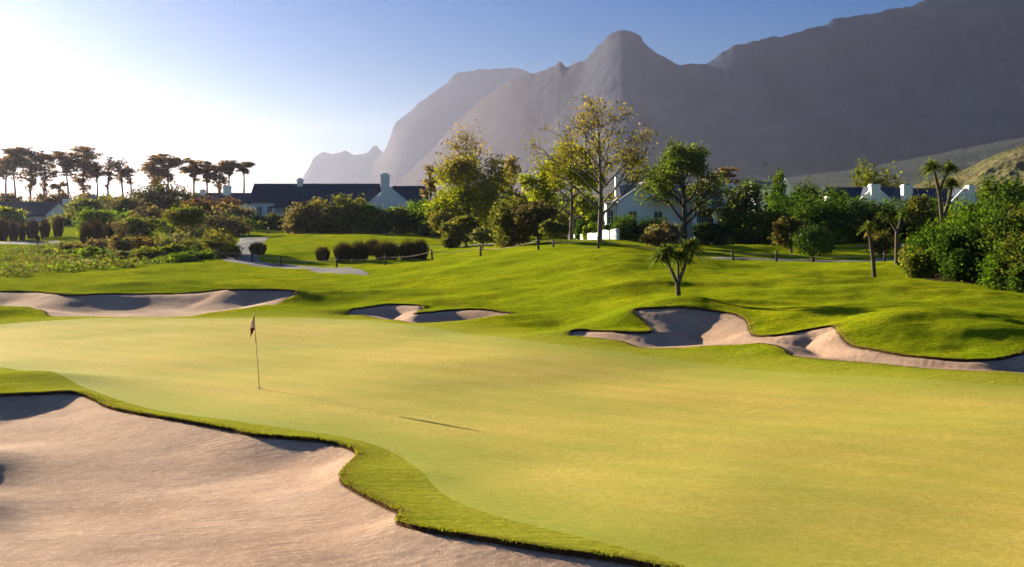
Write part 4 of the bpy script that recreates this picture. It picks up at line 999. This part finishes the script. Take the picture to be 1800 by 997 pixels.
for i_, (px, top, w_) in enumerate([(455,340,46),(505,338,50),(556,334,50),(612,337,52),(668,334,50),(715,336,50),(770,338,60),(930,338,70),(985,336,60),(1035,338,60),(1075,336,56),(1318,338,60),(1405,338,60),(1450,336,56),(1745,332,60)]):
    od = 'first second third fourth fifth sixth seventh eighth ninth tenth eleventh twelfth thirteenth fourteenth fifteenth'.split()[i_]
    shrub(px, 262, top, w_, DARKG[1:] + OLIVE, f'distant hazy tree just behind the roofs and crowns, {od} from the left', 'tree', 'distant_tree', 'distant trees behind the cottages', 1900)
for px, Y, top, w_, cols, lab in [(1000,150,372,60,DARKG[1:] + OLIVE,'green bush showing between the second trunk and the white wall'),(1045,152,362,60,DARKG[1:] + GREENL[:1],'dark green bush behind the white garden wall, next to the house'),(1062,128,395,30,GREENL,'leafy green bush at the corner of the house end wall'),(870,160,352,70,GREENL[:2] + OLIVE,'green bush mass right of the autumn tree'),(930,165,345,60,GREENL + DARKG[1:2],'dark green bush left behind the yellow-green tree')]:
    shrub(px, Y, top, w_, cols, lab, n=4600)
# near thicket on the right
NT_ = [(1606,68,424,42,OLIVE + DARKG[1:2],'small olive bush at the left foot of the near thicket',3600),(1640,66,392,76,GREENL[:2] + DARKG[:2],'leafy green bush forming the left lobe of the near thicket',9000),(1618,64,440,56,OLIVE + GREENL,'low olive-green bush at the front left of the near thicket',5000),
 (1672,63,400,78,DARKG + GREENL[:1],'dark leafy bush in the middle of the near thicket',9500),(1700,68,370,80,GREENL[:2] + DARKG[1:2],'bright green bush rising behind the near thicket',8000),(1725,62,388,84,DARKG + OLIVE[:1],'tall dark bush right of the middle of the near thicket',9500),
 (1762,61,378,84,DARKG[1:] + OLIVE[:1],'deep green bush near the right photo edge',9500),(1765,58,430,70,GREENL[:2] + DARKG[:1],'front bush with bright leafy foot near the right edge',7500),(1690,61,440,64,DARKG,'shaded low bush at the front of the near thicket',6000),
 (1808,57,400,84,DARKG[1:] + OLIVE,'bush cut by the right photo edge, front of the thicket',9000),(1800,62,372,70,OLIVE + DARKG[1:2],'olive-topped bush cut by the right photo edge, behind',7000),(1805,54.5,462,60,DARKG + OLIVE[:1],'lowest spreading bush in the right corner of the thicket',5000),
 (1660,72,384,60,OLIVE + GREENL[:1],'olive bush hiding the foot of the tall double aloe',5200)]
for px, Y, top, w_, cols, lab, n_ in NT_:
    shrub(px, Y, top, w_, cols, lab, n=n_, leaf=.155, spread=.26, clumps=44)

# tree aloes
tree_aloe(1193, 53, 'forked tree aloe standing above the right bunker', [
  dict(line=[(1193,529),(1192,510),(1191,498)], r=(.115,.095), base=True, heads=[]),
  dict(line=[(1191,500),(1182,478),(1176,462),(1172,440)], r=(.08,.05)),
  dict(line=[(1192,500),(1199,484),(1207,466),(1212,436)], r=(.09,.05)),
  dict(line=[(1192,500),(1194,480),(1196,462),(1196,450)], r=(.06,.05)),
  dict(line=[(1178,466),(1166,458),(1163,450)], r=(.05,.04), heads=[(1163,450,.8)]),
  dict(line=[(1208,464),(1218,452),(1222,434)], r=(.05,.04), heads=[(1220,430,.85)])], .80, n=84, width=.075)
tree_aloe(1537, 64, 'slim single-stem tree aloe with a dry leaf skirt', [dict(line=[(1537,488),(1535,460),(1531,430),(1528,404)], r=(.12,.07), base=True, heads=[(1528,396,1.0)])], .6, skirt=True, n=52)
tree_aloe(1577, 70, 'forked tree aloe with thin ragged heads at the thicket edge', [
  dict(line=[(1577,468),(1577,440),(1577,408)], r=(.16,.12), base=True, heads=[]),
  dict(line=[(1577,408),(1570,396),(1562,384)], r=(.09,.05)), dict(line=[(1577,408),(1584,394),(1590,378)], r=(.10,.06)),
  dict(line=[(1566,390),(1556,386),(1552,380)], r=(.05,.04), heads=[(1552,378,.8)])], .62, n=40)
tree_aloe(1658, 78, 'tall double-headed tree aloe rising above the thicket', [
  dict(line=[(1658,440),(1657,400),(1656,388)], r=(.2,.17), base=True, heads=[]),
  dict(line=[(1656,388),(1653,350),(1648,320),(1641,296)], r=(.13,.09), heads=[(1641,292,1.1)]),
  dict(line=[(1658,388),(1667,360),(1673,340),(1676,322)], r=(.13,.09), heads=[(1674,322,.95)]),
  dict(line=[(1652,340),(1660,318),(1672,298)], r=(.08,.06), heads=[(1672,294,1.1)])], 1.0, n=78, width=.09)
tree_aloe(1775, 64, 'short bare-branched aloe poking out of the right thicket', [dict(line=[(1772,420),(1774,385),(1775,368)], r=(.08,.06), base=True, heads=[(1775,364,1.0)])], .5, n=26)

# fold the inner foliage into its tree as part of the crown
def _fold():
    inner = next(o for o in C.objects if o.name.startswith('TEMP_autumn_inner')); tree = next(o for o in C.objects if o.name.startswith('autumn_tree'))
    kids = [o for o in C.objects if o.parent == inner]
    old = next(o for o in C.objects if o.parent == tree and o.name.startswith('crown'))
    src = next(o for o in kids if o.name.startswith('crown'))
    a, b = old.data, src.data
    def rd(m):
        v = np.empty(len(m.vertices) * 3); m.vertices.foreach_get('co', v); c = np.empty(len(m.vertices) * 4); m.attributes['tint'].data.foreach_get('color', c); return v.reshape(-1, 3), c.reshape(-1, 4)
    va, ca = rd(a); vb, cb = rd(b); vb = vb + np.array(inner.location) - np.array(tree.location)
    V = np.concatenate([va, vb]); old.data = np_mesh('crown', V, np.arange(len(V)).reshape(-1, 4), [M_LEAF], False, None, None, np.concatenate([ca, cb]))
    for o in kids + [inner]: bpy.data.objects.remove(o, do_unlink=True)
_fold()
# ------------------------------------------------------------------ houses and small built things
M_WHITE = simple_mat('lime_plaster', (.82, .83, .83), .85, .15, .06, 1.2, .15, 6.)
M_SLATE = None
def roof_mat(name, a, b, sc=1.0):
    m, nt = new_mat(name); k = NT(nt); tc = k.n('ShaderNodeTexCoord')
    br = k.n('ShaderNodeTexBrick'); br.inputs['Scale'].default_value = 2.2 * sc; br.inputs['Color1'].default_value = (*a, 1); br.inputs['Color2'].default_value = (*b, 1)
    br.inputs['Mortar'].default_value = tuple(x * .4 for x in a) + (1,); br.inputs['Mortar Size'].default_value = .02
    mp = k.n('ShaderNodeMapping'); mp.inputs['Rotation'].default_value = (radians(90), 0, 0); k.l(tc.outputs['Object'], mp.inputs['Vector']); k.l(mp.outputs[0], br.inputs['Vector'])
    c = k.mix(k.mrange(k.noise(tc.outputs['Object'], .8, 5, .6), .3, .7, .0, .5), br.outputs['Color'], tuple(x * .6 for x in a))
    k.out(k.principled(c, .8, .12).outputs[0]); return m
M_SLATE = roof_mat('slate_roof', (.035, .055, .085), (.055, .075, .11)); M_SHINGLE = roof_mat('grey_shingle_roof', (.22, .20, .17), (.30, .27, .23))
M_GLASS = simple_mat('window_glass', (.02, .03, .04), .08, .6, .1)
M_SHUT = simple_mat('shutter_paint', (.07, .09, .10), .6, .3, .1)
M_DARKWOOD = simple_mat('dark_timber', (.03, .025, .02), .8, .2, .3)

class House:
    """parts are given in photo columns and rows at the house's own distance, so sizes come out in metres"""
    def __init__(s, name, px, Y, label):
        s.Y = Y; s.x = (px - 900) / F * Y; s.zb = gz(s.x, Y) - .05; s.r = empty(name, (s.x, Y, s.zb), label, 'house')
    def X(s, px): return (px - 900) / F * s.Y - s.x
    def Z(s, py): return H - (py - HY) / F * s.Y - s.zb
    def long(s, p0, p1, ridge, eave, dep, y0=0, roof=None, over=.3, foot=0, windows=(), ridge1=None):
        """block with its ridge running left to right"""
        x0, x1, zr, ze = s.X(p0), s.X(p1), s.Z(ridge), s.Z(eave); b = Bag()
        b.prism([(y0, foot), (y0 + dep, foot), (y0 + dep, ze), (y0 + dep / 2, zr - .12), (y0, ze)], 'x', x0 + .05, x1 - .05); w_ = b.obj('wall', [M_WHITE], s.r, False)
        t = .14; sl = (zr - ze) / (dep / 2); e = .35; b = Bag()
        b.prism([(y0 - e, ze - e * sl + t), (y0 + dep / 2, zr + t), (y0 + dep + e, ze - e * sl + t), (y0 + dep + e, ze - e * sl), (y0 + dep / 2, zr), (y0 - e, ze - e * sl)], 'x', x0 - over, x1 + over)
        rf = b.obj('roof', [roof or M_SLATE], s.r, False)
        b = Bag(); b.box(x0 - over, x1 + over, y0 + dep / 2 - .12, y0 + dep / 2 + .12, zr + t * .6, zr + t + .08); b.obj('ridge_cap', [M_SHUT if roof is None else M_WHITE], rf, False)
        return w_, rf
    def gable(s, p0, p1, peak, eave, y0, dep, roof=None, foot=0, peak_px=None, over=.0):
        """block whose gable looks at the camera"""
        x0, x1, zr, ze = s.X(p0), s.X(p1), s.Z(peak), s.Z(eave); xm = s.X(peak_px) if peak_px else (x0 + x1) / 2; b = Bag()
        b.prism([(x0, foot), (x1, foot), (x1, ze), (xm, zr), (x0, ze)], 'y', y0, y0 + dep); w_ = b.obj('wall', [M_WHITE], s.r, False)
        t = .14; b = Bag(); e = .3; sl0 = (zr - ze) / (xm - x0); sl1 = (zr - ze) / (x1 - xm); g = .03
        b.prism([(x0 - e, ze - e * sl0 + g), (xm, zr + g), (x1 + e, ze - e * sl1 + g), (x1 + e, ze - e * sl1 + t + g), (xm, zr + t + g), (x0 - e, ze - e * sl0 + t + g)], 'y', y0 - over + .25, y0 + dep + .3)
        rf = b.obj('roof', [roof or M_SLATE], s.r, False)
        b = Bag(); b.prism([(x0 - .05, ze + .02), (xm, zr + .02), (x1 + .05, ze + .02), (x1 + .05, ze + .30), (xm, zr + .32), (x0 - .05, ze + .30)], 'y', y0 - .06, y0 + .24); b.obj('parapet', [M_WHITE], w_, False)
        return w_, rf
    def chimney(s, p0, p1, top, bot, y, d=1.1, par=None):
        b = Bag(); x0, x1, zt, z0 = s.X(p0), s.X(p1), s.Z(top), s.Z(bot)
        b.box(x0, x1, y, y + d, z0, zt - .35); b.box(x0 - .09, x1 + .09, y - .09, y + d + .09, zt - .35, zt - .12); b.box(x0, x1, y, y + d, zt - .12, zt)
        c = b.obj('chimney', [M_WHITE], par or s.r, False)
        b = Bag(); b.box(x0 + .2 * (x1 - x0), x1 - .2 * (x1 - x0), y + .2 * d, y + .8 * d, zt, zt + .12); b.obj('chimney_pot', [M_DARKWOOD], None if False else s.r, False)
    def window(s, p0, p1, q0, q1, y, shut=False, frame=True):
        x0, x1, z1, z0 = s.X(p0), s.X(p1), s.Z(q0), s.Z(q1); f = .07
        b = Bag(); b.box(x0 - f, x0, y - .05, y + .03, z0 - f, z1 + f); b.box(x1, x1 + f, y - .05, y + .03, z0 - f, z1 + f); b.box(x0, x1, y - .05, y + .03, z1, z1 + f); b.box(x0, x1, y - .05, y + .03, z0 - f, z0)
        if not shut: b.box((x0 + x1) / 2 - .03, (x0 + x1) / 2 + .03, y - .04, y + .02, z0, z1); b.box(x0, x1, y - .038, y + .018, (z0 + z1) / 2 - .025, (z0 + z1) / 2 + .025)
        w_ = b.obj('window', [M_SHUT if shut else M_WHITE], s.r, False)
        b = Bag()
        if shut:
            m = 14
            for i in range(m):
                za = z0 + (z1 - z0) * i / m; b.box(x0, (x0 + x1) / 2 - .01, y - .03 - .004 * (i % 2), y + .01, za, za + (z1 - z0) / m * .86); b.box((x0 + x1) / 2 + .01, x1, y - .03 - .004 * (i % 2), y + .01, za, za + (z1 - z0) / m * .86)
            b.obj('shutter', [M_SHUT], w_, False)
        else: b.box(x0, x1, y - .02, y + .005, z0, z1); b.obj('pane', [M_GLASS], w_, False)
    def side_window(s, px, ya, yb, q0, q1):
        x, z1, z0 = s.X(px), s.Z(q0), s.Z(q1); b = Bag()
        b.box(x - .06, x + .02, ya - .08, yb + .08, z1, z1 + .08); b.box(x - .06, x + .02, ya - .08, yb + .08, z0 - .08, z0); b.box(x - .06, x + .02, ya - .08, ya, z0, z1); b.box(x - .06, x + .02, yb, yb + .08, z0, z1)
        w_ = b.obj('window', [M_SHUT], s.r, False); b = Bag(); b.box(x - .03, x + .01, ya, yb, z0, z1); b.obj('pane', [M_GLASS], w_, False)

h = House('cottage', 590, 186, 'long low white cottage with dark slate roof and broad gable chimney')
h.long(441, 660, 325, 354, 7.5)
h.long(690, 745, 329, 362, 8.0, -.6)
h.gable(650, 724, 331, 361, -3.2, 9)
h.chimney(674, 688, 307, 400, -3.75, 1.3)
h.chimney(516, 525, 314, 328, 3.2, .9)
b = Bag(); b.prism([(-2.2, h.Z(364)), (0, h.Z(357)), (0, h.Z(358.5)), (-2.2, h.Z(365.5))], 'x', h.X(483), h.X(645)); b.obj('veranda_roof', [M_SLATE], h.r, False)
for px in (486, 512, 540, 568, 596, 622):
    b = Bag(); b.box(h.X(px) - .12, h.X(px) + .12, -2.15, -1.9, 0, h.Z(364.5)); b.obj('veranda_post', [M_WHITE], h.r, False)
for p in (452, 470, 500, 530, 555, 585): h.window(p, p + 8, 363, 378, -.0)
h.window(700, 708, 372, 386, -.62)

h = House('cottage', 85, 232, 'hazy white cottage with slate roof under the pines at far left')
h.long(-20, 108, 357, 379, 8)
h.gable(90, 134, 362, 380, -2.5, 8)
h.chimney(107, 117, 350, 372, 1, 1.2)
h.window(106, 112, 384, 392, -2.5)
h = House('cottage', 165, 262, 'pale flat roof end showing above the garden bushes at left')
h.long(154, 178, 346, 354, 6, 0, M_SHINGLE)
h = House('cottage', 395, 240, 'dark roofed cottage with two small white chimneys behind the garden')
h.long(335, 446, 341, 358, 8)
h.chimney(345, 353, 334, 350, 3, 1.0); h.chimney(386, 398, 327, 350, 3, 1.1)
h.window(420, 426, 368, 378, 0)

h = House('gabled_house', 1180, 142, 'white two-gabled house with grey shingle roof behind the willow-like tree')
h.long(1100, 1262, 326, 352, 8.5, 1.6, M_SHINGLE)
h.gable(1086, 1196, 321, 357, 0, 9, M_SHINGLE)
w_, rf = h.gable(1219, 1291, 315, 350, 0, 9, M_SHINGLE)
h.chimney(1089, 1102, 304, 345, 5.5, 1.3); h.chimney(1270, 1284, 315, 340, 3.0, 1.2); h.chimney(1291, 1304, 321, 420, 5.0, 1.2)
h.window(1252, 1269, 338, 362, -.0, True)
b = Bag(); b.box(h.X(1213), h.X(1292), -2.6, -.02, h.Z(370), h.Z(366.5)); b.obj('veranda_roof', [M_DARKWOOD], h.r, False)
b = Bag(); b.box(h.X(1222), h.X(1290), -.06, -.02, .1, h.Z(371)); b.obj('veranda_shade_sheet', [simple_mat('veranda_painted_shade', (.10, .09, .085), .8, .2, .2)], h.r, False)  # dark sheet over the white wall, painting in the veranda's shade
for px in (1216, 1252, 1288):
    b = Bag(); b.box(h.X(px) - .22, h.X(px) + .22, -2.5, -2.1, 0, h.Z(370)); b.obj('veranda_pillar', [M_WHITE], h.r, False)
for p in (1228, 1240, 1260, 1272): h.window(p, p + 8, 384, 404, -.08)
for p in (1105, 1150): h.window(p, p + 14, 372, 396, 0)
h.long(1066, 1086, 357, 358.5, 3.6, 1.0, M_SHINGLE, .15)
h.window(1070, 1079, 370, 392, 1.0)
b = Bag(); b.prism([(-1.8, h.Z(352)), (0, h.Z(345)), (0, h.Z(347)), (-1.8, h.Z(354))], 'x', h.X(1141), h.X(1218)); b.obj('veranda_roof', [M_SHINGLE], h.r, False)

h = House('cottage', 1365, 168, 'small white gabled cottage half hidden by the slim upright tree')
h.long(1334, 1384, 319, 332, 7, 1.5, M_SHINGLE); h.gable(1366, 1395, 318, 338, 0, 8, M_SLATE)
h.window(1376, 1384, 344, 352, 0)

h = House('cottage', 1600, 172, 'row cottage with slate roofs, white chimneys and white gables at right')
h.long(1470, 1590, 331, 352, 8, 1.5); h.long(1592, 1730, 333, 353, 8, 1.8)
h.gable(1508, 1566, 330, 356, -.5, 9); h.gable(1672, 1716, 333, 356, -.5, 9)
h.chimney(1527, 1543, 324, 400, -1.2, 1.3); h.chimney(1585, 1601, 325, 400, -.9, 1.3); h.chimney(1609, 1616, 325, 336, 5.2, .9); h.chimney(1698, 1709, 326, 400, -1.1, 1.2)
h.window(1485, 1492, 360, 372, 1.5); h.window(1645, 1652, 360, 372, 1.8)

# white garden wall
def wall_run(pts, hgt, th, label):
    r = None; b = Bag()
    P_ = [(*wp(px, Y),) for px, Y in pts]
    for (xa, ya), (xb, yb) in zip(P_[:-1], P_[1:]):
        n = 8
        for i in range(n):
            t0, t1 = i / n, (i + 1) / n; x0, y0, x1, y1 = xa + (xb - xa) * t0, ya + (yb - ya) * t0, xa + (xb - xa) * t1, ya + (yb - ya) * t1
            L_ = math.hypot(x1 - x0, y1 - y0); nx, ny = -(y1 - y0) / L_ * th / 2, (x1 - x0) / L_ * th / 2
            za, zb_ = gz(x0, y0), gz(x1, y1)
            V = [(x0+nx,y0+ny,za-.3),(x1+nx,y1+ny,zb_-.3),(x1-nx,y1-ny,zb_-.3),(x0-nx,y0-ny,za-.3),(x0+nx,y0+ny,za+hgt),(x1+nx,y1+ny,zb_+hgt),(x1-nx,y1-ny,zb_+hgt),(x0-nx,y0-ny,za+hgt)]
            q_ = [(4,5,6,7),(0,1,5,4),(2,3,7,6)] + ([(3,0,4,7)] if i == 0 else []) + ([(1,2,6,5)] if i == n - 1 else [])
            b.add(np.array(V), np.array(q_))
    o = b.obj('garden_wall', [M_WHITE], None, False); tag(o, label, 'wall'); return o
wall_run([(1000, 135), (1086, 109)], 1.0, .25, 'low white plastered garden wall sloping behind the two trunks')

# ------------------------------------------------------------------ rope fence
M_POST = simple_mat('dark_post_timber', (.035, .028, .022), .85, .2, .4, 8., .4, 30.)
M_ROPE = simple_mat('sisal_rope', (.32, .26, .19), .95, .05, .2, 30.)
RP = [(384,105,'pair of the fence at the cart path, first post from the left'),(415,104.5,'second post of the rope fence, before the cart path'),(443,104,'third post of the rope fence beside the lone reed tuft'),(493,101.5,'fourth post of the rope fence below the strip of path'),
 (592,98,'rope post standing in front of the second reed tuft'),(677,97,'rope post in front of the widest reed tuft'),(760,93,'leaning rope post right of the reed row'),(845,90,'rope post below the small round clipped tree'),
 (947,84,'leaning rope post below the dark purplish bush tree'),(1052,80,'rope post below the trunk of the tall open tree'),(1290,80,'leaning rope post right of the forked aloe'),(1365,79,'rope post left of the glossy bush'),(1555,79,'rope post between the slim and the forked aloe')]
tops = []
post_mesh = None
for i, (px, Y, lab) in enumerate(RP):
    x, y = wp(px, Y); z = gz(x, y); r = empty('rope_post', (x, y, z), lab if i else 'first rope post from the left, on the near side of the cart path', 'fence post', 'posts of the rope fence')
    ln = {760: (-.10, .0), 845: (-.03, 0), 947: (-.13, 0), 1290: (-.16, 0)}.get(px, (random.uniform(-.02, .02), 0))
    r.rotation_euler = (0, ln[0], random.random())
    b = Bag(); b.tube([(0,0,-.2),(0,0,.5),(0,0,.82)], [.075,.072,.07], 10); b.obj('post_shaft', [M_POST], r)
    b = Bag(); b.tube([(0,0,.62),(0,0,.67)], [.085,.085], 10); b.obj('rope_collar', [M_ROPE], r)
    tops.append(np.array([x + sin(ln[0]) * .65, y, z + .64]))
b = Bag(); rope_pts = []
for i in range(len(tops) - 1):
    A_, B_ = tops[i], tops[i + 1]; t = np.linspace(0, 1, 14)[:, None]; L_ = np.linalg.norm(B_ - A_)
    s = A_ * (1 - t) + B_ * t; sag = min(.35, .03 * L_); s[:, 2] -= (4 * sag * t * (1 - t))[:, 0]
    g_ = ground_at(s[:, 0], s[:, 1]) + .05; s[:, 2] = np.maximum(s[:, 2], g_)
    rope_pts.append(s[:-1])
rope_pts.append(tops[-1][None]); rp = np.concatenate(rope_pts)
b.tube(rp, .022, 5); tag(b.obj('fence_rope', [M_ROPE]), 'pale rope slung between the dark fence posts across the lawn', 'rope')
# timber gate leaf end by the bed
x, y = wp(379, 105.5); z = gz(x, y); r = empty('timber_stile', (x, y, z), 'small pale timber stile end beside the first rope post', 'stile'); b = Bag()
b.tube([(-.25,0,-.1),(.02,0,.95)], .045, 6); b.obj('rail', [M_BARK], r); b = Bag(); b.tube([(.25,0,-.1),(-.02,.08,.9)], .045, 6); b.obj('brace', [M_BARK], r)

# tee marker box on a stake, far left lawn, and bollard light
x, y = wp(67, 140); r = empty('marker_post', (x, y, gz(x, y)), 'small dark marker box on a stake on the far left lawn', 'marker')
b = Bag(); b.box(-.06,.06,-.06,.06,-.1,.55); b.obj('stake', [M_POST], r, False); b = Bag(); b.box(-.16,.16,-.14,.14,.55,.95); b.prism([(-.2,.95),(.2,.95),(0,1.08)], 'y', -.17, .17); b.obj('box', [M_POST], r, False)
x, y = wp(472, 160); r = empty('bollard_light', (x, y, gz(x, y)), 'short bollard light with pale cap on the lawn beside the path', 'bollard')
b = Bag(); b.tube([(0,0,-.1),(0,0,.65)], .09, 10); b.obj('shaft', [M_POST], r); b = Bag(); b.tube([(0,0,.65),(0,0,.78),(0,0,.88)], [.11,.12,.05], 10); b.obj('cap', [simple_mat('bollard_cap', (.5,.48,.42), .5, .3)], r)

# ------------------------------------------------------------------ flagstick
Xp, Yp = wp(456, 35.5); zg = gz(Xp, Yp) + .012
r = empty('flagstick', (Xp, Yp, zg), 'thin flagstick leaning left with a limp dark red flag on the green', 'flagstick')
m, nt = new_mat('flagstick_paint'); k = NT(nt); tc = k.n('ShaderNodeTexCoord'); sx = k.n('ShaderNodeSeparateXYZ'); k.l(tc.outputs['Object'], sx.inputs[0])
c = k.ramp(k.math('MULTIPLY', sx.outputs[2], .5), [(.0, (.45, .36, .14)), (.30, (.5, .4, .16)), (.31, (.42, .36, .2)), (.62, (.3, .33, .16)), (.63, (.06, .05, .04)), (.75, (.06, .05, .04)), (.76, (.35, .33, .2))], 'CONSTANT')
k.out(k.principled(c, .5, .4).outputs[0])
lean_x = -(456 - 446.5) / F * 35.5
pz = np.linspace(-.1, 2.13, 10); b = Bag(); b.tube(np.stack([lean_x * (pz / 2.1) ** 1.15 * (pz > 0), 0 * pz, pz], 1) if False else np.stack([lean_x * np.clip(pz, 0, 3) / 2.1, 0 * pz, pz], 1), np.linspace(.013, .009, 10), 8)
b.obj('pole', [m], r)
b = Bag(); b.tube([(lean_x, 0, 2.12), (lean_x, 0, 2.15)], .012, 8); b.obj('finial', [M_WHITE], r)
# limp flag: folded cloth hanging along the pole, heavier at the outer corner
n1, n2 = 26, 14; U, Wd = np.meshgrid(np.linspace(0, 1, n1), np.linspace(0, 1, n2), indexing='ij')
fx = lean_x * (1 - .02) + .012 - (.02 + .10 * U + .03 * np.sin(U * 3)) * (Wd ** .8) * (1 + .2 * np.sin(6 * U)) + .0 * U
fx = fx + .018 * np.sin(Wd * 9 + 4 * U) * Wd
fy = .045 * np.sin(Wd * 11 + 2 * U) * (.3 + Wd)
fz = 2.07 - .40 * U - (.17 * Wd) * (.4 + .9 * U)
fv = np.stack([fx - .02 * U * 0, fy, fz], -1).reshape(-1, 3)
m, nt = new_mat('flag_cloth'); k = NT(nt); tc = k.n('ShaderNodeTexCoord'); sx = k.n('ShaderNodeSeparateXYZ'); k.l(tc.outputs['Object'], sx.inputs[0])
c = k.ramp(k.mrange(sx.outputs[2], 1.4, 2.1), [(.0, (.20, .015, .03)), (.42, (.22, .02, .03)), (.5, (.62, .52, .5)), (.78, (.55, .42, .42)), (.84, (.10, .008, .02))])
d = k.n('ShaderNodeBsdfDiffuse'); k.l(c, d.inputs[0]); t = k.n('ShaderNodeBsdfTranslucent'); k.l(c, t.inputs[0]); mx = k.n('ShaderNodeMixShader'); mx.inputs[0].default_value = .35; k.l(d.outputs[0], mx.inputs[1]); k.l(t.outputs[0], mx.inputs[2]); k.out(mx.outputs[0])
fl = obj('flag', np_mesh('flag', fv, grid_faces(shape=(n1, n2)), [m], True), r)
sol = fl.modifiers.new('thickness', 'SOLIDIFY'); sol.thickness = .004
b = Bag(); th = np.linspace(0, 2 * pi, 25)[:-1]; V = np.array([(cos(a) * rr, sin(a) * rr, .004) for rr in (.054, .075) for a in th]); i = np.arange(48).reshape(2, 24)
b.add(V, np.stack([i[0], np.roll(i[0], -1), np.roll(i[1], -1), i[1]], -1)); b.obj('cup_rim', [simple_mat('cup_rim_paint', (.35, .33, .2), .6, .2)], r, False)
b = Bag(); V = np.array([(cos(a) * .054, sin(a) * .054, .003) for a in th] + [(0, 0, .003)]); b.add(V, None, np.array([(a, (a + 1) % 24, 24) for a in range(24)])); b.obj('cup_hole', [M_DARKWOOD], r, False)

# ------------------------------------------------------------------ grass blades along the bunker rims and a heath carpet
def blades(P2, name, hgt, wid, cols, lab=None, wind=.35, mat=None, n_=None):
    z = ground_at(P2[:, 0], P2[:, 1]); n = len(P2)
    base = np.stack([P2[:, 0], P2[:, 1], z - .01], 1); d = rng.normal(size=(n, 3)) * wind; d[:, 2] = 1; d /= np.linalg.norm(d, axis=1)[:, None]
    V, q_, m_ = strips(base, d, hgt * (.6 + .8 * rng.random(n)), np.full(n, wid), np.full(n, .3), 2)
    o = obj(name, np_mesh(name, V, q_, [mat or M_LEAF], False, None, None, tints(np.arange(n) // 12, n, cols, .25, m_)))
    tag(o, lab, None, None, 'stuff'); return o
pts = []
for nm, per, dmin_, dmax_, yl in (('front', 230, 0, .22, 60), ('right', 46, 0, .22, 80), ('middle', 46, 0, .22, 90), ('left', 30, 0, .22, 90)):
    Pp = BUNK[nm]['poly']; E_ = np.roll(Pp, -1, 0) - Pp; L_ = np.linalg.norm(E_, axis=1)
    for a, e, l in zip(Pp, E_, L_):
        if a[1] > 15 and abs(a[0]) < a[1] * .46:
            k_ = rng.poisson(per * l)
            if k_: pts.append(a + e * rng.random((k_, 1)) + rng.normal(size=(k_, 2)) * .07)
pts = np.concatenate(pts); dd = np.full(len(pts), 9.)
for b_ in BUNK.values(): dd = np.minimum(dd, sdf(b_['poly'], pts[:, 0], pts[:, 1])[0])
pts = pts[(dd > -.035) & (rng.random(len(pts)) < sst(-.25, .35, fbm(pts[:, 0] / .6, pts[:, 1] / .6, 5, 3)) * .9 + .12)]
blades(pts, 'rim_grass', .055, .013, [(.07, .11, .004), (.12, .16, .006), (.18, .19, .01), (.20, .15, .03)], 'short ragged grass along the bunker rims')
# heath carpet of the left bed
q_px = [(-60,446),(40,440),(110,430),(190,425),(300,428),(400,438),(405,452),(330,462),(250,468),(150,476),(60,484),(-60,486)]
bedp = smooth_loop(ray_ground(*np.array(q_px, float).T), 4)
lo, hi = bedp.min(0), bedp.max(0); R_ = rng.random((42000, 2)) * (hi - lo) + lo
R_ = R_[sdf(bedp, R_[:, 0], R_[:, 1])[0] < -.1 + .0 * R_[:, 0]]
zz = ground_at(R_[:, 0], R_[:, 1]); hmp = .12 + .5 * np.clip(.5 + fbm(R_[:, 0] / 2.2, R_[:, 1] / 3.5, 71, 3), 0, 1)
Pc = np.stack([R_[:, 0], R_[:, 1], zz + hmp * rng.random(len(R_)) ** .5], 1)
kk = (np.floor(R_[:, 0] / 1.7) * 7919 + np.floor(R_[:, 1] / 2.6)).astype(int)
V, q = leaf_quads(Pc, .2, .6)
o = obj('heather', np_mesh('heather', V, q, [M_LEAF], False, None, None, tints(kk, len(Pc), OLIVE[:2] + BROWN[1:2] + DARKG[1:2] + GREENL[1:] + REDBR[1:2] + OLIVE[1:2] + GREENL[1:2]))); tag(o, 'low brown and green heath carpet of the left flower bed', None, None, 'stuff')
